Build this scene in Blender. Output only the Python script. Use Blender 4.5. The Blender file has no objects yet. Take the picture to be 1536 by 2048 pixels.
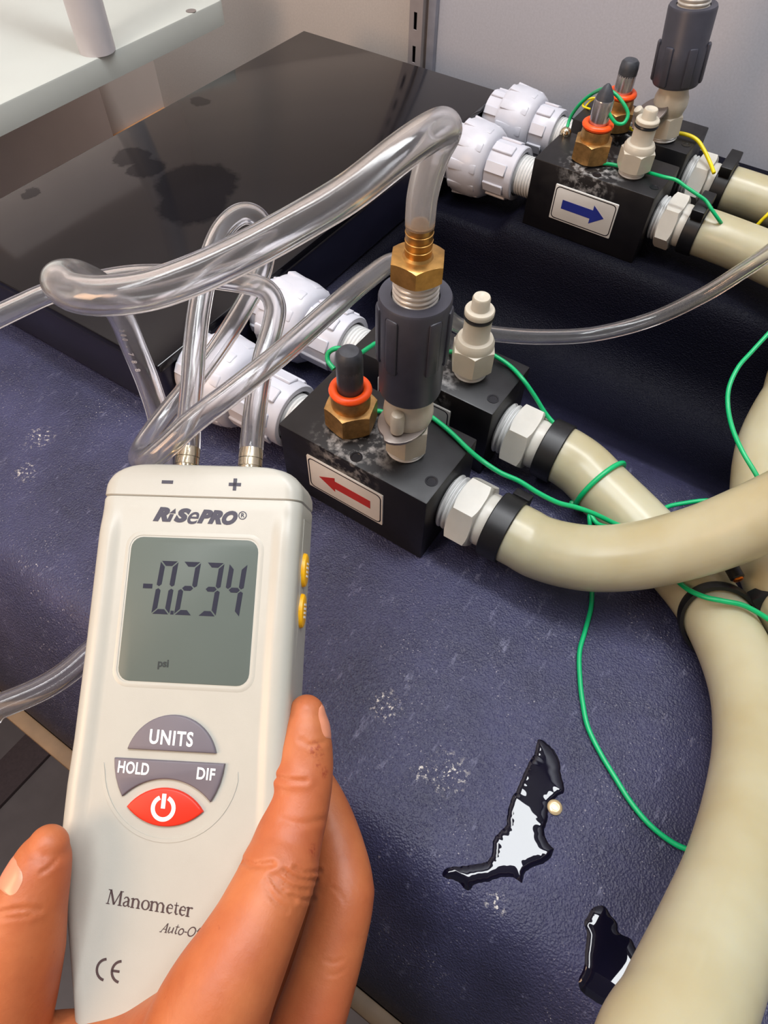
import bpy, bmesh, math, random
import numpy as np
from mathutils import Vector, Matrix
random.seed(7)
sc = bpy.context.scene
PI = math.pi

# ------------------------------------------------------------------ camera
F_PX, CXP, CYP = 1369.0, 768.0, 1024.0
PITCH, ROLL, YAW = math.radians(55.13), math.radians(1.41), math.radians(-32.68)
CAM = Vector((0, 0, 0.34))
fw = Vector((math.sin(YAW) * math.cos(PITCH), math.cos(YAW) * math.cos(PITCH), -math.sin(PITCH)))
rt = Vector((math.cos(YAW), -math.sin(YAW), 0))
up = rt.cross(fw)
RT = math.cos(ROLL) * rt + math.sin(ROLL) * up
UP = -math.sin(ROLL) * rt + math.cos(ROLL) * up
cam_data = bpy.data.cameras.new('camera')
cam_data.sensor_fit = 'VERTICAL'
cam_data.sensor_height = 36.0
cam_data.lens = F_PX / 2048.0 * 36.0
cam_data.clip_start = 0.01
cam = bpy.data.objects.new('camera', cam_data)
sc.collection.objects.link(cam)
cam.matrix_world = Matrix(((RT.x, UP.x, -fw.x, CAM.x), (RT.y, UP.y, -fw.y, CAM.y), (RT.z, UP.z, -fw.z, CAM.z), (0, 0, 0, 1)))
sc.camera = cam

# ------------------------------------------------------------------ world, lamps, exposure
sc.view_settings.view_transform = 'Standard'
sc.view_settings.look = 'None'
sc.view_settings.exposure = 0.0
sc.view_settings.gamma = 1.0
sc.view_settings.use_curve_mapping = False
w = bpy.data.worlds.new('world'); sc.world = w; w.use_nodes = True
w.node_tree.nodes['Background'].inputs[0].default_value = (0.86, 0.84, 0.88, 1)
w.node_tree.nodes['Background'].inputs[1].default_value = 0.26


def area(name, loc, target, sx, sy, power, col):
    l = bpy.data.lights.new(name, 'AREA'); l.shape = 'RECTANGLE'; l.size = sx; l.size_y = sy
    l.energy = power; l.color = col
    o = bpy.data.objects.new(name, l); sc.collection.objects.link(o); o.location = loc
    o.rotation_euler = (Vector(target) - Vector(loc)).to_track_quat('-Z', 'Y').to_euler()
    return o


area('ceiling_lamp_cool', (0.10, 0.47, 1.66), (0.10, 0.47, 0), 1.2, 0.22, 21, (0.94, 0.97, 1.0))
area('ceiling_lamp_left', (-0.45, -0.25, 1.66), (-0.45, -0.25, 0), 0.22, 1.2, 17, (0.96, 0.98, 1.0))
area('unseen_lamp_warm', (-0.42, -0.50, 0.42), (-0.05, 0.04, 0.12), 0.3, 0.3, 3.6, (1.0, 0.63, 0.38))  # unseen warm source on the viewer's side
sc.cycles.use_denoising = True
sc.cycles.max_bounces = 14
sc.cycles.transmission_bounces = 14
sc.cycles.transparent_max_bounces = 12


# ------------------------------------------------------------------ geometry helpers
def ray(x, y):
    return RT * ((x - CXP) / F_PX) - UP * ((y - CYP) / F_PX) + fw


def at_z(x, y, z):                 # the point of a pixel's sight line at height z
    d = ray(x, y)
    return CAM + d * ((z - CAM.z) / d.z)


def at_d(x, y, depth):             # the point of a pixel's sight line at a measured distance
    return CAM + ray(x, y) * depth


def at_y(x, y, Y):
    d = ray(x, y)
    return CAM + d * ((Y - CAM.y) / d.y)


def newbm():
    return bmesh.new()


def link(o, parent=None):
    sc.collection.objects.link(o)
    if parent is not None:
        o.parent = parent
    return o


def mk(name, bm, mat, parent=None, origin=None, sharp=38, world=False, smooth=True):
    """links a bmesh as ONE mesh object; origin moves its base point, world=True brings world coordinates into the parent's frame"""
    bmesh.ops.recalc_face_normals(bm, faces=bm.faces)
    if origin is not None:
        bmesh.ops.translate(bm, verts=bm.verts, vec=-Vector(origin))
    if world and parent is not None:
        bmesh.ops.transform(bm, matrix=WM[parent.name].inverted(), verts=bm.verts)
    for f in bm.faces:
        f.smooth = smooth
    if smooth:
        a = math.radians(sharp)
        for e in bm.edges:
            if len(e.link_faces) == 2 and e.calc_face_angle(0) > a:
                e.smooth = False
    me = bpy.data.meshes.new(name)
    bm.to_mesh(me); bm.free()
    o = bpy.data.objects.new(name, me)
    if mat is not None:
        me.materials.append(mat)
    if origin is not None:
        o.location = origin
    return link(o, parent)


WM = {}


def tag(o, label, cat, group=None, kind=None):
    o['label'] = label; o['category'] = cat
    if group: o['group'] = group
    if kind: o['kind'] = kind
    return o


def thing(name, label, cat, M=None, group=None):
    o = bpy.data.objects.new(name, None)
    o.empty_display_size = 0.01
    M = M if M is not None else Matrix()
    o.matrix_world = M
    link(o)
    WM[o.name] = M.copy()
    return tag(o, label, cat, group)


def struct(o):
    o['kind'] = 'structure'
    return o


def add_box(bm, x0, x1, y0, y1, z0, z1, bev=0.0, seg=2, M=None):
    b2 = bmesh.new()
    bmesh.ops.create_cube(b2, size=1)
    for v in b2.verts:
        v.co = Vector((x0 + (v.co.x + .5) * (x1 - x0), y0 + (v.co.y + .5) * (y1 - y0), z0 + (v.co.z + .5) * (z1 - z0)))
    if bev > 0:
        bmesh.ops.bevel(b2, geom=b2.edges[:], offset=bev, segments=seg, profile=.5, affect='EDGES')
    join(bm, b2, M)


def join(bm, b2, M=None):
    if M is not None:
        bmesh.ops.transform(b2, matrix=M, verts=b2.verts)
    me = bpy.data.meshes.new('tmp'); b2.to_mesh(me); b2.free()
    bm.from_mesh(me); bpy.data.meshes.remove(me)


def add_rings(bm, rings, cap0=True, cap1=True, closed=True):
    vs = [[bm.verts.new(p) for p in r] for r in rings]
    n = len(rings[0])
    for a, b in zip(vs, vs[1:]):
        for i in range(n if closed else n - 1):
            j = (i + 1) % n
            try:
                bm.faces.new((a[i], a[j], b[j], b[i]))
            except ValueError:
                pass
    if cap0: bm.faces.new(vs[0][::-1])
    if cap1: bm.faces.new(vs[-1])
    return vs


def add_lathe(bm, prof, segs=32, M=None, cap0=True, cap1=True):
    M = M or Matrix()
    rings = []
    for r, z in prof:
        r = max(r, 1e-5)
        rings.append([M @ Vector((r * math.cos(2 * PI * i / segs), r * math.sin(2 * PI * i / segs), z)) for i in range(segs)])
    add_rings(bm, rings, cap0, cap1)


def add_hex(bm, apothem, z0, z1, M=None, rot=0.0, ch=0.6, sub=6, bottom=True):
    """a hexagonal nut with the curved chamfers of a turned nut"""
    M = M or Matrix()
    n = 6 * sub
    rc = apothem * 1.03
    lo0, lo, hi, hi1 = [], [], [], []
    for i in range(n):
        t = 2 * PI * i / n
        rr = apothem / math.cos(((t + PI / 6) % (PI / 3)) - PI / 6)
        d = max(0.0, rr - rc) * ch
        c, s = math.cos(t + rot), math.sin(t + rot)
        ri = min(rr, rc)
        hi1.append(M @ Vector((ri * c, ri * s, z1)))
        hi.append(M @ Vector((rr * c, rr * s, z1 - d)))
        lo.append(M @ Vector((rr * c, rr * s, z0 + (d if bottom else 0))))
        lo0.append(M @ Vector((ri * c, ri * s, z0)))
    add_rings(bm, [lo0, lo, hi, hi1])


def thread_prof(r, z0, z1, pitch, depth):
    p = [(r - depth, z0)]
    n = max(2, int(round((z1 - z0) / pitch)))
    st = (z1 - z0) / n
    for i in range(n):
        a = z0 + i * st
        p += [(r - depth, a + .08 * st), (r - depth * .25, a + .25 * st), (r, a + .45 * st), (r, a + .62 * st), (r - depth * .25, a + .8 * st), (r - depth, a + .95 * st)]
    p.append((r - depth, z1))
    return p


def spline(pts, n=10, vals=None):
    """Catmull-Rom through the points (and through values carried along)"""
    P = [Vector(p) for p in pts]
    P = [P[0] * 2 - P[1]] + P + [P[-1] * 2 - P[-2]]
    V = None
    if vals is not None:
        V = [vals[0]] + list(vals) + [vals[-1]]
    out, ov = [], []
    for i in range(1, len(P) - 2):
        for k in range(n):
            t = k / n
            a, b, c, d = P[i - 1], P[i], P[i + 1], P[i + 2]
            out.append(0.5 * ((2 * b) + (c - a) * t + (2 * a - 5 * b + 4 * c - d) * t * t + (3 * b - a - 3 * c + d) * t ** 3))
            if V: ov.append(V[i] * (1 - t) + V[i + 1] * t)
    out.append(P[-2])
    if V: ov.append(V[-2])
    return (out, ov) if V else out


def frames(path):
    T = []
    for i in range(len(path)):
        a = path[max(0, i - 1)]; b = path[min(len(path) - 1, i + 1)]
        T.append((b - a).normalized())
    n = T[0].orthogonal().normalized()
    fr = []
    for i, t in enumerate(T):
        n = (n - t * n.dot(t))
        n = n.normalized() if n.length > 1e-9 else t.orthogonal().normalized()
        fr.append((t, n, t.cross(n)))
    return fr


def add_sweep(bm, path, r, segs=20, inner=None, cap=True):
    fr = frames(path)
    rr = r if isinstance(r, (list, tuple)) else [r] * len(path)

    def ringset(k):
        return [[p + (n * math.cos(2 * PI * i / segs) + b * math.sin(2 * PI * i / segs)) * (q * k) for i in range(segs)]
                for p, q, (t, n, b) in zip(path, rr, fr)]
    if inner is None:
        rs = ringset(1.0)
        if cap:    # rounded ends
            for end, sg in ((0, -1), (-1, 1)):
                t, n, b = fr[end]; p = path[end]; q = rr[end]
                extra = []
                for f_ in (0.5, 0.85):
                    extra.append([p + t * sg * q * .25 * f_ + (n * math.cos(2 * PI * i / segs) + b * math.sin(2 * PI * i / segs)) * (q * math.sqrt(1 - f_ * f_)) for i in range(segs)])
                rs = (extra[::-1] + rs) if end == 0 else (rs + extra)
        add_rings(bm, rs, cap, cap)
    else:
        o_, i_ = ringset(1.0), ringset(inner)
        vo = add_rings(bm, o_, False, False); vi = add_rings(bm, i_, False, False)
        for e in (0, -1):
            for i in range(segs):
                j = (i + 1) % segs
                bm.faces.new((vo[e][i], vo[e][j], vi[e][j], vi[e][i]))


def axisM(origin, zdir, xhint=None):
    z = Vector(zdir).normalized()
    x = Vector(xhint) if xhint is not None else z.orthogonal()
    x = (x - z * x.dot(z)).normalized()
    y = z.cross(x)
    o = Vector(origin)
    return Matrix(((x.x, y.x, z.x, o.x), (x.y, y.y, z.y, o.y), (x.z, y.z, z.z, o.z), (0, 0, 0, 1)))


def inset(poly, d):
    n = len(poly); out = []
    A = sum(poly[i][0] * poly[(i + 1) % n][1] - poly[(i + 1) % n][0] * poly[i][1] for i in range(n))
    sg = 1 if A > 0 else -1
    for i in range(n):
        p0, p, p1 = Vector(poly[i - 1]), Vector(poly[i]), Vector(poly[(i + 1) % n])
        e0, e1 = (p - p0).normalized(), (p1 - p).normalized()
        n0, n1 = Vector((-e0.y, e0.x)) * sg, Vector((-e1.y, e1.x)) * sg
        m = n0 + n1
        m = m.normalized() if m.length > 1e-6 else n0
        k = max(.5, m.dot(n0))
        q = p + m * (d / k)
        out.append((q.x, q.y))
    return out


def add_prism(bm, poly, z0, z1, bev=0.0, M=None, steps=2):
    M = M or Matrix()
    A = sum(poly[i][0] * poly[(i + 1) % len(poly)][1] - poly[(i + 1) % len(poly)][0] * poly[i][1] for i in range(len(poly)))
    if A < 0: poly = poly[::-1]
    rings = [[M @ Vector((x, y, z0)) for x, y in poly]]
    if bev > 0:
        for k in range(steps + 1):
            a = PI / 2 * k / steps
            q = inset(poly, bev * (1 - math.cos(a)))
            rings.append([M @ Vector((x, y, z1 - bev * (1 - math.sin(a)))) for x, y in q])
    else:
        rings.append([M @ Vector((x, y, z1)) for x, y in poly])
    add_rings(bm, rings)


def rrect(x0, x1, y0, y1, r, n=5):
    out = []
    for cx, cy, a0 in ((x1 - r, y0 + r, -PI / 2), (x1 - r, y1 - r, 0), (x0 + r, y1 - r, PI / 2), (x0 + r, y0 + r, PI)):
        for k in range(n + 1):
            a = a0 + PI / 2 * k / n
            out.append((cx + r * math.cos(a), cy + r * math.sin(a)))
    return out


def add_frame(bm, outer, inner, z0, z1, M=None):
    """a ring between two outlines of the same point count"""
    M = M or Matrix()
    R4 = [[M @ Vector((x, y, z)) for x, y in pl] for pl, z in ((outer, z0), (outer, z1), (inner, z1), (inner, z0))]
    vs = add_rings(bm, R4, False, False)
    n = len(outer)
    for i in range(n):
        j = (i + 1) % n
        bm.faces.new((vs[3][i], vs[3][j], vs[0][j], vs[0][i]))


def add_stroke(bm, pts, wd, z0, z1, M=None, closed=False):
    """a flat pen stroke of varying width"""
    M = M or Matrix()
    P = [Vector((p[0], p[1])) for p in pts]
    W = wd if isinstance(wd, (list, tuple)) else [wd] * len(P)
    L, Rr = [], []
    n = len(P)
    for i in range(n):
        a = P[(i - 1) % n] if (closed or i > 0) else P[i]
        b = P[(i + 1) % n] if (closed or i < n - 1) else P[i]
        t = (b - a)
        t = t.normalized() if t.length > 1e-9 else Vector((1, 0))
        nn = Vector((-t.y, t.x)) * W[i] / 2
        L.append(P[i] + nn); Rr.append(P[i] - nn)
    def v3(p, z): return bm.verts.new(M @ Vector((p.x, p.y, z)))
    lt = [v3(p, z1) for p in L]; rtp = [v3(p, z1) for p in Rr]
    lb = [v3(p, z0) for p in L]; rb = [v3(p, z0) for p in Rr]
    rng = range(n) if closed else range(n - 1)
    for i in rng:
        j = (i + 1) % n
        bm.faces.new((lt[i], rtp[i], rtp[j], lt[j]))
        bm.faces.new((lb[i], lt[i], lt[j], lb[j]))
        bm.faces.new((rtp[i], rb[i], rb[j], rtp[j]))
    if not closed:
        bm.faces.new((lt[0], lb[0], rb[0], rtp[0])); bm.faces.new((lt[-1], rtp[-1], rb[-1], lb[-1]))


def text(name, body, size, M, mat, parent, shear=0.0, bold=0.0, spacing=1.0, sx=1.0, depth=0.00006):
    cu = bpy.data.curves.new('txt', 'FONT')
    cu.body = body; cu.size = size; cu.shear = shear; cu.offset = bold; cu.space_character = spacing
    cu.align_x = 'CENTER'; cu.align_y = 'CENTER'; cu.extrude = depth; cu.resolution_u = 4
    t = bpy.data.objects.new('txt', cu); sc.collection.objects.link(t)
    dg = bpy.context.evaluated_depsgraph_get()
    me = bpy.data.meshes.new_from_object(t.evaluated_get(dg))
    bpy.data.objects.remove(t); bpy.data.curves.remove(cu)
    me.transform(M @ Matrix.Diagonal((sx, 1, 1, 1)))
    me.name = name
    me.materials.clear(); me.materials.append(mat)
    o = bpy.data.objects.new(name, me)
    return link(o, parent)


# ------------------------------------------------------------------ materials
def srgb(r, g, b):
    def f(c):
        c /= 255.0
        return c / 12.92 if c <= 0.04045 else ((c + 0.055) / 1.055) ** 2.4
    return (f(r), f(g), f(b), 1)


class NT:
    def __init__(s, name):
        s.m = bpy.data.materials.new(name); s.m.use_nodes = True
        s.t = s.m.node_tree; s.b = s.t.nodes['Principled BSDF']
        s.tc = s.t.nodes.new('ShaderNodeTexCoord')

    def n(s, typ, **kw):
        o = s.t.nodes.new(typ)
        for k, v in kw.items():
            if k.startswith('i_'):
                o.inputs[k[2:]].default_value = v
            else:
                setattr(o, k, v)
        return o

    def l(s, a, b): s.t.links.new(a, b)

    def noise(s, scale, detail=3, rough=.55, vec=None):
        o = s.n('ShaderNodeTexNoise'); o.inputs['Scale'].default_value = scale
        o.inputs['Detail'].default_value = detail; o.inputs['Roughness'].default_value = rough
        s.l(vec if vec is not None else s.tc.outputs['Object'], o.inputs['Vector'])
        return o.outputs['Fac']

    def ramp(s, fac, p0, p1, c0=(0, 0, 0, 1), c1=(1, 1, 1, 1)):
        o = s.n('ShaderNodeValToRGB'); e = o.color_ramp.elements
        e[0].position = p0; e[0].color = c0; e[1].position = p1; e[1].color = c1
        s.l(fac, o.inputs[0]); return o.outputs[0]

    def mix(s, fac, a, b):
        o = s.n('ShaderNodeMix', data_type='RGBA')
        for sock, val in ((o.inputs[0], fac), (o.inputs[6], a), (o.inputs[7], b)):
            if hasattr(val, 'is_output'): s.l(val, sock)
            else: sock.default_value = val
        return o.outputs[2]

    def math(s, op, a, b=0.0, clamp=False):
        o = s.n('ShaderNodeMath', operation=op, use_clamp=clamp)
        for sock, val in ((o.inputs[0], a), (o.inputs[1], b)):
            if hasattr(val, 'is_output'): s.l(val, sock)
            else: sock.default_value = val
        return o.outputs[0]

    def bump(s, h, strength=.3, dist=.001):
        o = s.n('ShaderNodeBump'); o.inputs['Strength'].default_value = strength; o.inputs['Distance'].default_value = dist
        s.l(h, o.inputs['Height']); s.l(o.outputs[0], s.b.inputs['Normal']); return o

    def set(s, **kw):
        for k, v in kw.items():
            sock = s.b.inputs[k.replace('_', ' ')]
            if hasattr(v, 'is_output'): s.l(v, sock)
            else: sock.default_value = v
        return s.m


def plain(name, col, rough=.5, metal=0.0, var=.12, vscale=60, bump=0.0, bscale=400, spec=.5, sss=0.0, coat=0.0):
    t = NT(name)
    dark = tuple(c * (1 - var) for c in col[:3]) + (1,)
    lite = tuple(min(1, c * (1 + var)) for c in col[:3]) + (1,)
    f = t.ramp(t.noise(vscale, 4), .3, .7, dark, lite)
    t.set(Base_Color=f, Roughness=rough, Metallic=metal)
    t.b.inputs['Specular IOR Level'].default_value = spec
    if sss:
        t.set(Subsurface_Weight=sss, Subsurface_Scale=.004)
        t.b.inputs['Subsurface Radius'].default_value = (1, .8, .6)
    if coat: t.set(Coat_Weight=coat)
    if bump: t.bump(t.noise(bscale, 3), bump, .0005)
    return t.m


M_WHITEPVC = plain('white_pvc', srgb(196, 196, 204), .34, var=.05)
M_TAPE = plain('white_thread_tape', srgb(208, 208, 206), .45, var=.05, vscale=200)
M_NYLON = plain('cream_nylon', srgb(198, 189, 172), .34, var=.05, vscale=90, sss=.25)
M_NYLON2 = plain('milky_nylon', srgb(200, 196, 186), .34, var=.05, vscale=90, sss=.25)
M_GREYPVC = plain('grey_pvc', srgb(62, 62, 72), .42, var=.1, vscale=120)
M_CLAMP = plain('black_clamp_plastic', srgb(17, 17, 19), .42, var=.2, vscale=200)
M_BRASS = plain('brass', srgb(190, 146, 84), .36, .95, var=.22, vscale=220)
M_BRASS_OLD = plain('tarnished_brass', srgb(186, 146, 92), .46, .9, var=.25, vscale=260)
M_STEEL = plain('steel', srgb(196, 192, 188), .25, 1.0, var=.1, vscale=150)
M_NICKEL = plain('nickel', srgb(220, 206, 176), .14, 1.0, var=.06)
M_CHROME = plain('chrome_sleeve', srgb(186, 180, 182), .24, .9, var=.06)
M_DULLSLEEVE = plain('dull_sleeve', srgb(88, 86, 90), .34, .7, var=.15)
M_POTTING = plain('grey_potting_cap', srgb(58, 60, 66), .5, var=.2, vscale=300)
M_ORANGE = plain('orange_seal', srgb(250, 84, 18), .38, var=.06)
M_RUBBER = plain('black_rubber', srgb(18, 18, 24), .35, var=.1)
M_GREENWIRE = plain('green_insulation', srgb(0, 172, 104), .38, var=.08)
M_YELLOWWIRE = plain('yellow_insulation', srgb(232, 208, 20), .4, var=.08)
M_PLATE = plain('white_sign_plate', srgb(222, 222, 218), .3, var=.03)
M_INK = plain('black_ink', srgb(20, 16, 24), .4, var=.1)
M_ARROW_RED = plain('red_arrow_ink', srgb(176, 44, 34), .35, var=.05)
M_ARROW_BLUE = plain('blue_arrow_ink', srgb(40, 52, 140), .35, var=.05)
M_CASE = plain('ivory_case_plastic', srgb(176, 174, 164), .36, var=.02, bump=.04, bscale=2500)
M_LCD = plain('lcd_glass', srgb(92, 101, 96), .38, var=.02, vscale=20, spec=.2)
M_LCDSEG = plain('lcd_segment', srgb(42, 43, 56), .4, var=.03, spec=.1)
M_LCDFAINT = plain('lcd_faint_segment', srgb(58, 62, 62), .4, var=.03, spec=.1)
M_BEZELGAP = plain('screen_rim', srgb(60, 62, 58), .4)
M_KEY = plain('grey_key_rubber', srgb(102, 96, 104), .5, var=.04)
M_KEYRED = plain('red_key_rubber', srgb(206, 40, 14), .45, var=.05)
M_KEYYEL = plain('yellow_key', srgb(244, 180, 10), .4, var=.05)
M_PRINT = plain('dark_print', srgb(52, 50, 66), .5, var=.05)
M_PRINT2 = plain('brown_print', srgb(72, 56, 56), .5, var=.05)
M_WHITEPRINT = plain('white_print', srgb(246, 244, 240), .5, var=.01)
M_BOARD = plain('white_board', srgb(188, 191, 184), .45, var=.03, vscale=8)
M_POST = plain('white_pipe', srgb(206, 202, 204), .4, var=.03)
M_STANDARD = plain('grey_shelf_standard', srgb(158, 148, 146), .5, var=.06)
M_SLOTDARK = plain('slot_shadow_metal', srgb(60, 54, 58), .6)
M_WOOD = plain('pale_wood_edge', srgb(104, 82, 58), .6, var=.2, vscale=60)
M_ORANGEWOOD = plain('orange_wood_trim', srgb(206, 150, 104), .6, var=.15, vscale=40)
M_FLOOR = plain('grey_floor_vinyl', srgb(84, 76, 77), .55, var=.1, vscale=30)
M_MAT = plain('dark_floor_mat', srgb(62, 50, 52), .8, var=.15, vscale=200)
M_CEIL = plain('ceiling_paint', srgb(216, 214, 212), .8, var=.03)
M_WALL_L = plain('warm_wall_paint', srgb(206, 190, 180), .7, var=.03, vscale=10, bump=.05, bscale=300)
M_FITTING_CU = plain('copper_core', srgb(230, 120, 40), .3, 1.0)


def wall_material():
    t = NT('wall_paint')
    sep = t.n('ShaderNodeSeparateXYZ'); t.l(t.tc.outputs['Object'], sep.inputs[0])
    side = t.math('GREATER_THAN', sep.outputs[0], -0.412)
    c = t.mix(side, srgb(204, 194, 186), srgb(194, 194, 202))
    g = t.ramp(t.noise(500, 2), .3, .7, (.94, .94, .94, 1), (1.03, 1.03, 1.03, 1))
    mm = t.n('ShaderNodeMix', data_type='RGBA', blend_type='MULTIPLY'); mm.inputs[0].default_value = 1
    t.l(c, mm.inputs[6]); t.l(g, mm.inputs[7])
    t.set(Base_Color=mm.outputs[2], Roughness=.7)
    t.bump(t.noise(350, 3), .06, .001)
    return t.m


def bench_material():
    """dark blue moulded plastic with a leather grain, scuffed and dusty on the front shelf, trough shade painted in as darker colour"""
    t = NT('blue_grained_plastic')
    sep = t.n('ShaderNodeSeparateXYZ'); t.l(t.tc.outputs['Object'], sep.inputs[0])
    worn_unshaded = t.n('ShaderNodeMapRange'); worn_unshaded.inputs[1].default_value = .40; worn_unshaded.inputs[2].default_value = .29  # fades the front dust out and paints the trough's shade into the colour
    t.l(sep.outputs[1], worn_unshaded.inputs[0])
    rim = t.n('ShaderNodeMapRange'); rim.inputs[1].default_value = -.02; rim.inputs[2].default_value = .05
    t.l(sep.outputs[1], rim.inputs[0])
    wear_unshaded = t.math('MULTIPLY', worn_unshaded.outputs[0], rim.outputs[0])
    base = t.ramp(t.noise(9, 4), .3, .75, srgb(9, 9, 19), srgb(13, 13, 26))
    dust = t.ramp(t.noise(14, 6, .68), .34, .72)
    dfac = t.math('MULTIPLY', t.math('ADD', t.math('MULTIPLY', dust, .5), .38), wear_unshaded)
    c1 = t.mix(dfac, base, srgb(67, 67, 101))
    mp = t.n('ShaderNodeMapping'); mp.inputs['Scale'].default_value = (1, .3, 1); mp.inputs['Rotation'].default_value = (0, 0, .6)
    t.l(t.tc.outputs['Object'], mp.inputs[0])
    scr = t.ramp(t.noise(170, 5, .7, mp.outputs[0]), .60, .70)
    c2 = t.mix(t.math('MULTIPLY', t.math('MULTIPLY', scr, wear_unshaded), .5), c1, srgb(126, 126, 150))
    fleck = t.ramp(t.noise(900, 2, .5), .66, .71)
    area_ = t.ramp(t.noise(26, 3, .6), .42, .66)
    c3 = t.mix(t.math('MULTIPLY', t.math('MULTIPLY', fleck, area_), wear_unshaded), c2, srgb(176, 170, 172))
    # chalky residue spots left by drips
    spots = None
    for x, y, r in ((-.061, .101, .010), (-.018, .090, .012), (-.029, .0835, .006), (.0275, .055, .006), (-.33, .098, .009), (-.345, .122, .011), (-.245, .02, .005)):
        d = t.n('ShaderNodeVectorMath', operation='DISTANCE'); d.inputs[1].default_value = (x, y, 0)
        t.l(t.tc.outputs['Object'], d.inputs[0])
        mr = t.n('ShaderNodeMapRange'); mr.inputs[1].default_value = r; mr.inputs[2].default_value = r * .25
        t.l(d.outputs['Value'], mr.inputs[0])
        spots = mr.outputs[0] if spots is None else t.math('MAXIMUM', spots, mr.outputs[0])
    chip = t.ramp(t.noise(360, 6, .72), .555, .60)
    c4 = t.mix(t.math('MULTIPLY', spots, chip), c3, srgb(214, 206, 196))
    ro = t.n('ShaderNodeMapRange'); ro.inputs[3].default_value = .42; ro.inputs[4].default_value = .54
    t.l(dust, ro.inputs[0])
    t.set(Base_Color=c4, Roughness=ro.outputs[0])
    t.l(t.math('ADD', .08, t.math('MULTIPLY', worn_unshaded.outputs[0], .34)), t.b.inputs['Specular IOR Level'])  # specular cut in the trough to deepen its painted shade
    v = t.n('ShaderNodeTexVoronoi', feature='SMOOTH_F1'); v.inputs['Scale'].default_value = 1150; t.l(t.tc.outputs['Object'], v.inputs['Vector'])
    h = t.math('ADD', t.math('MULTIPLY', v.outputs['Distance'], .7), t.math('MULTIPLY', t.noise(760, 3), .8))
    t.bump(h, .8, .0008)
    return t.m


def lid_material():
    t = NT('black_gloss_acrylic')
    smear = t.ramp(t.noise(7, 3, .5), .46, .56)
    c = t.mix(smear, srgb(13, 12, 16), srgb(17, 16, 20))
    # irregular patches of lower specular level
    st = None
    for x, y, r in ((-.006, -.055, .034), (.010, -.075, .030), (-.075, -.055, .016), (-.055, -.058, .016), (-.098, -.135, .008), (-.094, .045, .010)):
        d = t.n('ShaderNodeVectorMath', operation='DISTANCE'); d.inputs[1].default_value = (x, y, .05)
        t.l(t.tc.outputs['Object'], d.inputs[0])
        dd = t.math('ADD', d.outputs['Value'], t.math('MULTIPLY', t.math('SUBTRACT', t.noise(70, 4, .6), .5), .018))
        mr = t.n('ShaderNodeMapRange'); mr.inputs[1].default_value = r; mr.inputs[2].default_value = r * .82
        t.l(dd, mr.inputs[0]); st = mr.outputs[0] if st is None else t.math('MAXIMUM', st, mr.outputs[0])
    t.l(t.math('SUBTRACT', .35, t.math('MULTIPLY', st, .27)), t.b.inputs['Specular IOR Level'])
    t.set(Base_Color=c, Roughness=t.ramp(t.noise(12, 3), .3, .8, (.09, .09, .09, 1), (.13, .13, .13, 1)))
    return t.m


def block_material():
    t = NT('black_acetal')
    base = t.ramp(t.noise(60, 4), .3, .7, srgb(11, 10, 13), srgb(18, 16, 19))
    d = t.n('ShaderNodeVectorMath', operation='DISTANCE'); d.inputs[1].default_value = (-.004, -.012, .054)
    t.l(t.tc.outputs['Object'], d.inputs[0])
    mr = t.n('ShaderNodeMapRange'); mr.inputs[1].default_value = .030; mr.inputs[2].default_value = .008; t.l(d.outputs['Value'], mr.inputs[0])
    res = t.math('MULTIPLY', mr.outputs[0], t.ramp(t.noise(150, 5, .62), .48, .66))
    c = t.mix(t.math('MULTIPLY', res, .85), base, srgb(190, 188, 186))
    t.set(Base_Color=c, Roughness=t.ramp(t.noise(80, 3), .3, .7, (.36, .36, .36, 1), (.5, .5, .5, 1)))
    t.bump(t.noise(900, 2), .05, .0004)
    return t.m


def tube_material(cloud=.055):
    t = NT('clear_vinyl')
    t.set(Base_Color=(.965, .96, .965, 1), Roughness=t.ramp(t.noise(40, 2), .3, .7, (.06, .06, .06, 1), (.16, .16, .16, 1)), Transmission_Weight=1.0, IOR=1.42)
    t.bump(t.noise(160, 2), .04, .001)
    # slight milkiness of the old vinyl
    d = t.n('ShaderNodeBsdfTranslucent'); d.inputs['Color'].default_value = (.80, .80, .80, 1)
    d2 = t.n('ShaderNodeBsdfDiffuse'); d2.inputs['Color'].default_value = (.62, .61, .62, 1)
    m1 = t.n('ShaderNodeMixShader'); m1.inputs[0].default_value = .5
    t.l(d.outputs[0], m1.inputs[1]); t.l(d2.outputs[0], m1.inputs[2])
    m2 = t.n('ShaderNodeMixShader'); m2.inputs[0].default_value = cloud
    t.l(t.b.outputs[0], m2.inputs[1]); t.l(m1.outputs[0], m2.inputs[2])
    out = [n for n in t.t.nodes if n.type == 'OUTPUT_MATERIAL'][0]
    t.l(m2.outputs[0], out.inputs['Surface'])
    return t.m


def hose_material():
    t = NT('milky_silicone')
    c = t.ramp(t.noise(22, 3), .3, .72, srgb(172, 160, 124), srgb(186, 181, 154))
    t.set(Base_Color=c, Roughness=.3, Subsurface_Weight=.7, Subsurface_Scale=.012)
    t.b.inputs['Subsurface Radius'].default_value = (1.0, .82, .5)
    t.bump(t.noise(120, 2), .03, .001)
    return t.m


def water_material():
    t = NT('dark_water_film')
    t.set(Base_Color=t.ramp(t.noise(30, 2), .3, .7, srgb(8, 8, 22), srgb(14, 13, 30)), Roughness=.015, IOR=1.4)
    t.b.inputs['Specular IOR Level'].default_value = .6
    return t.m


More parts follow.
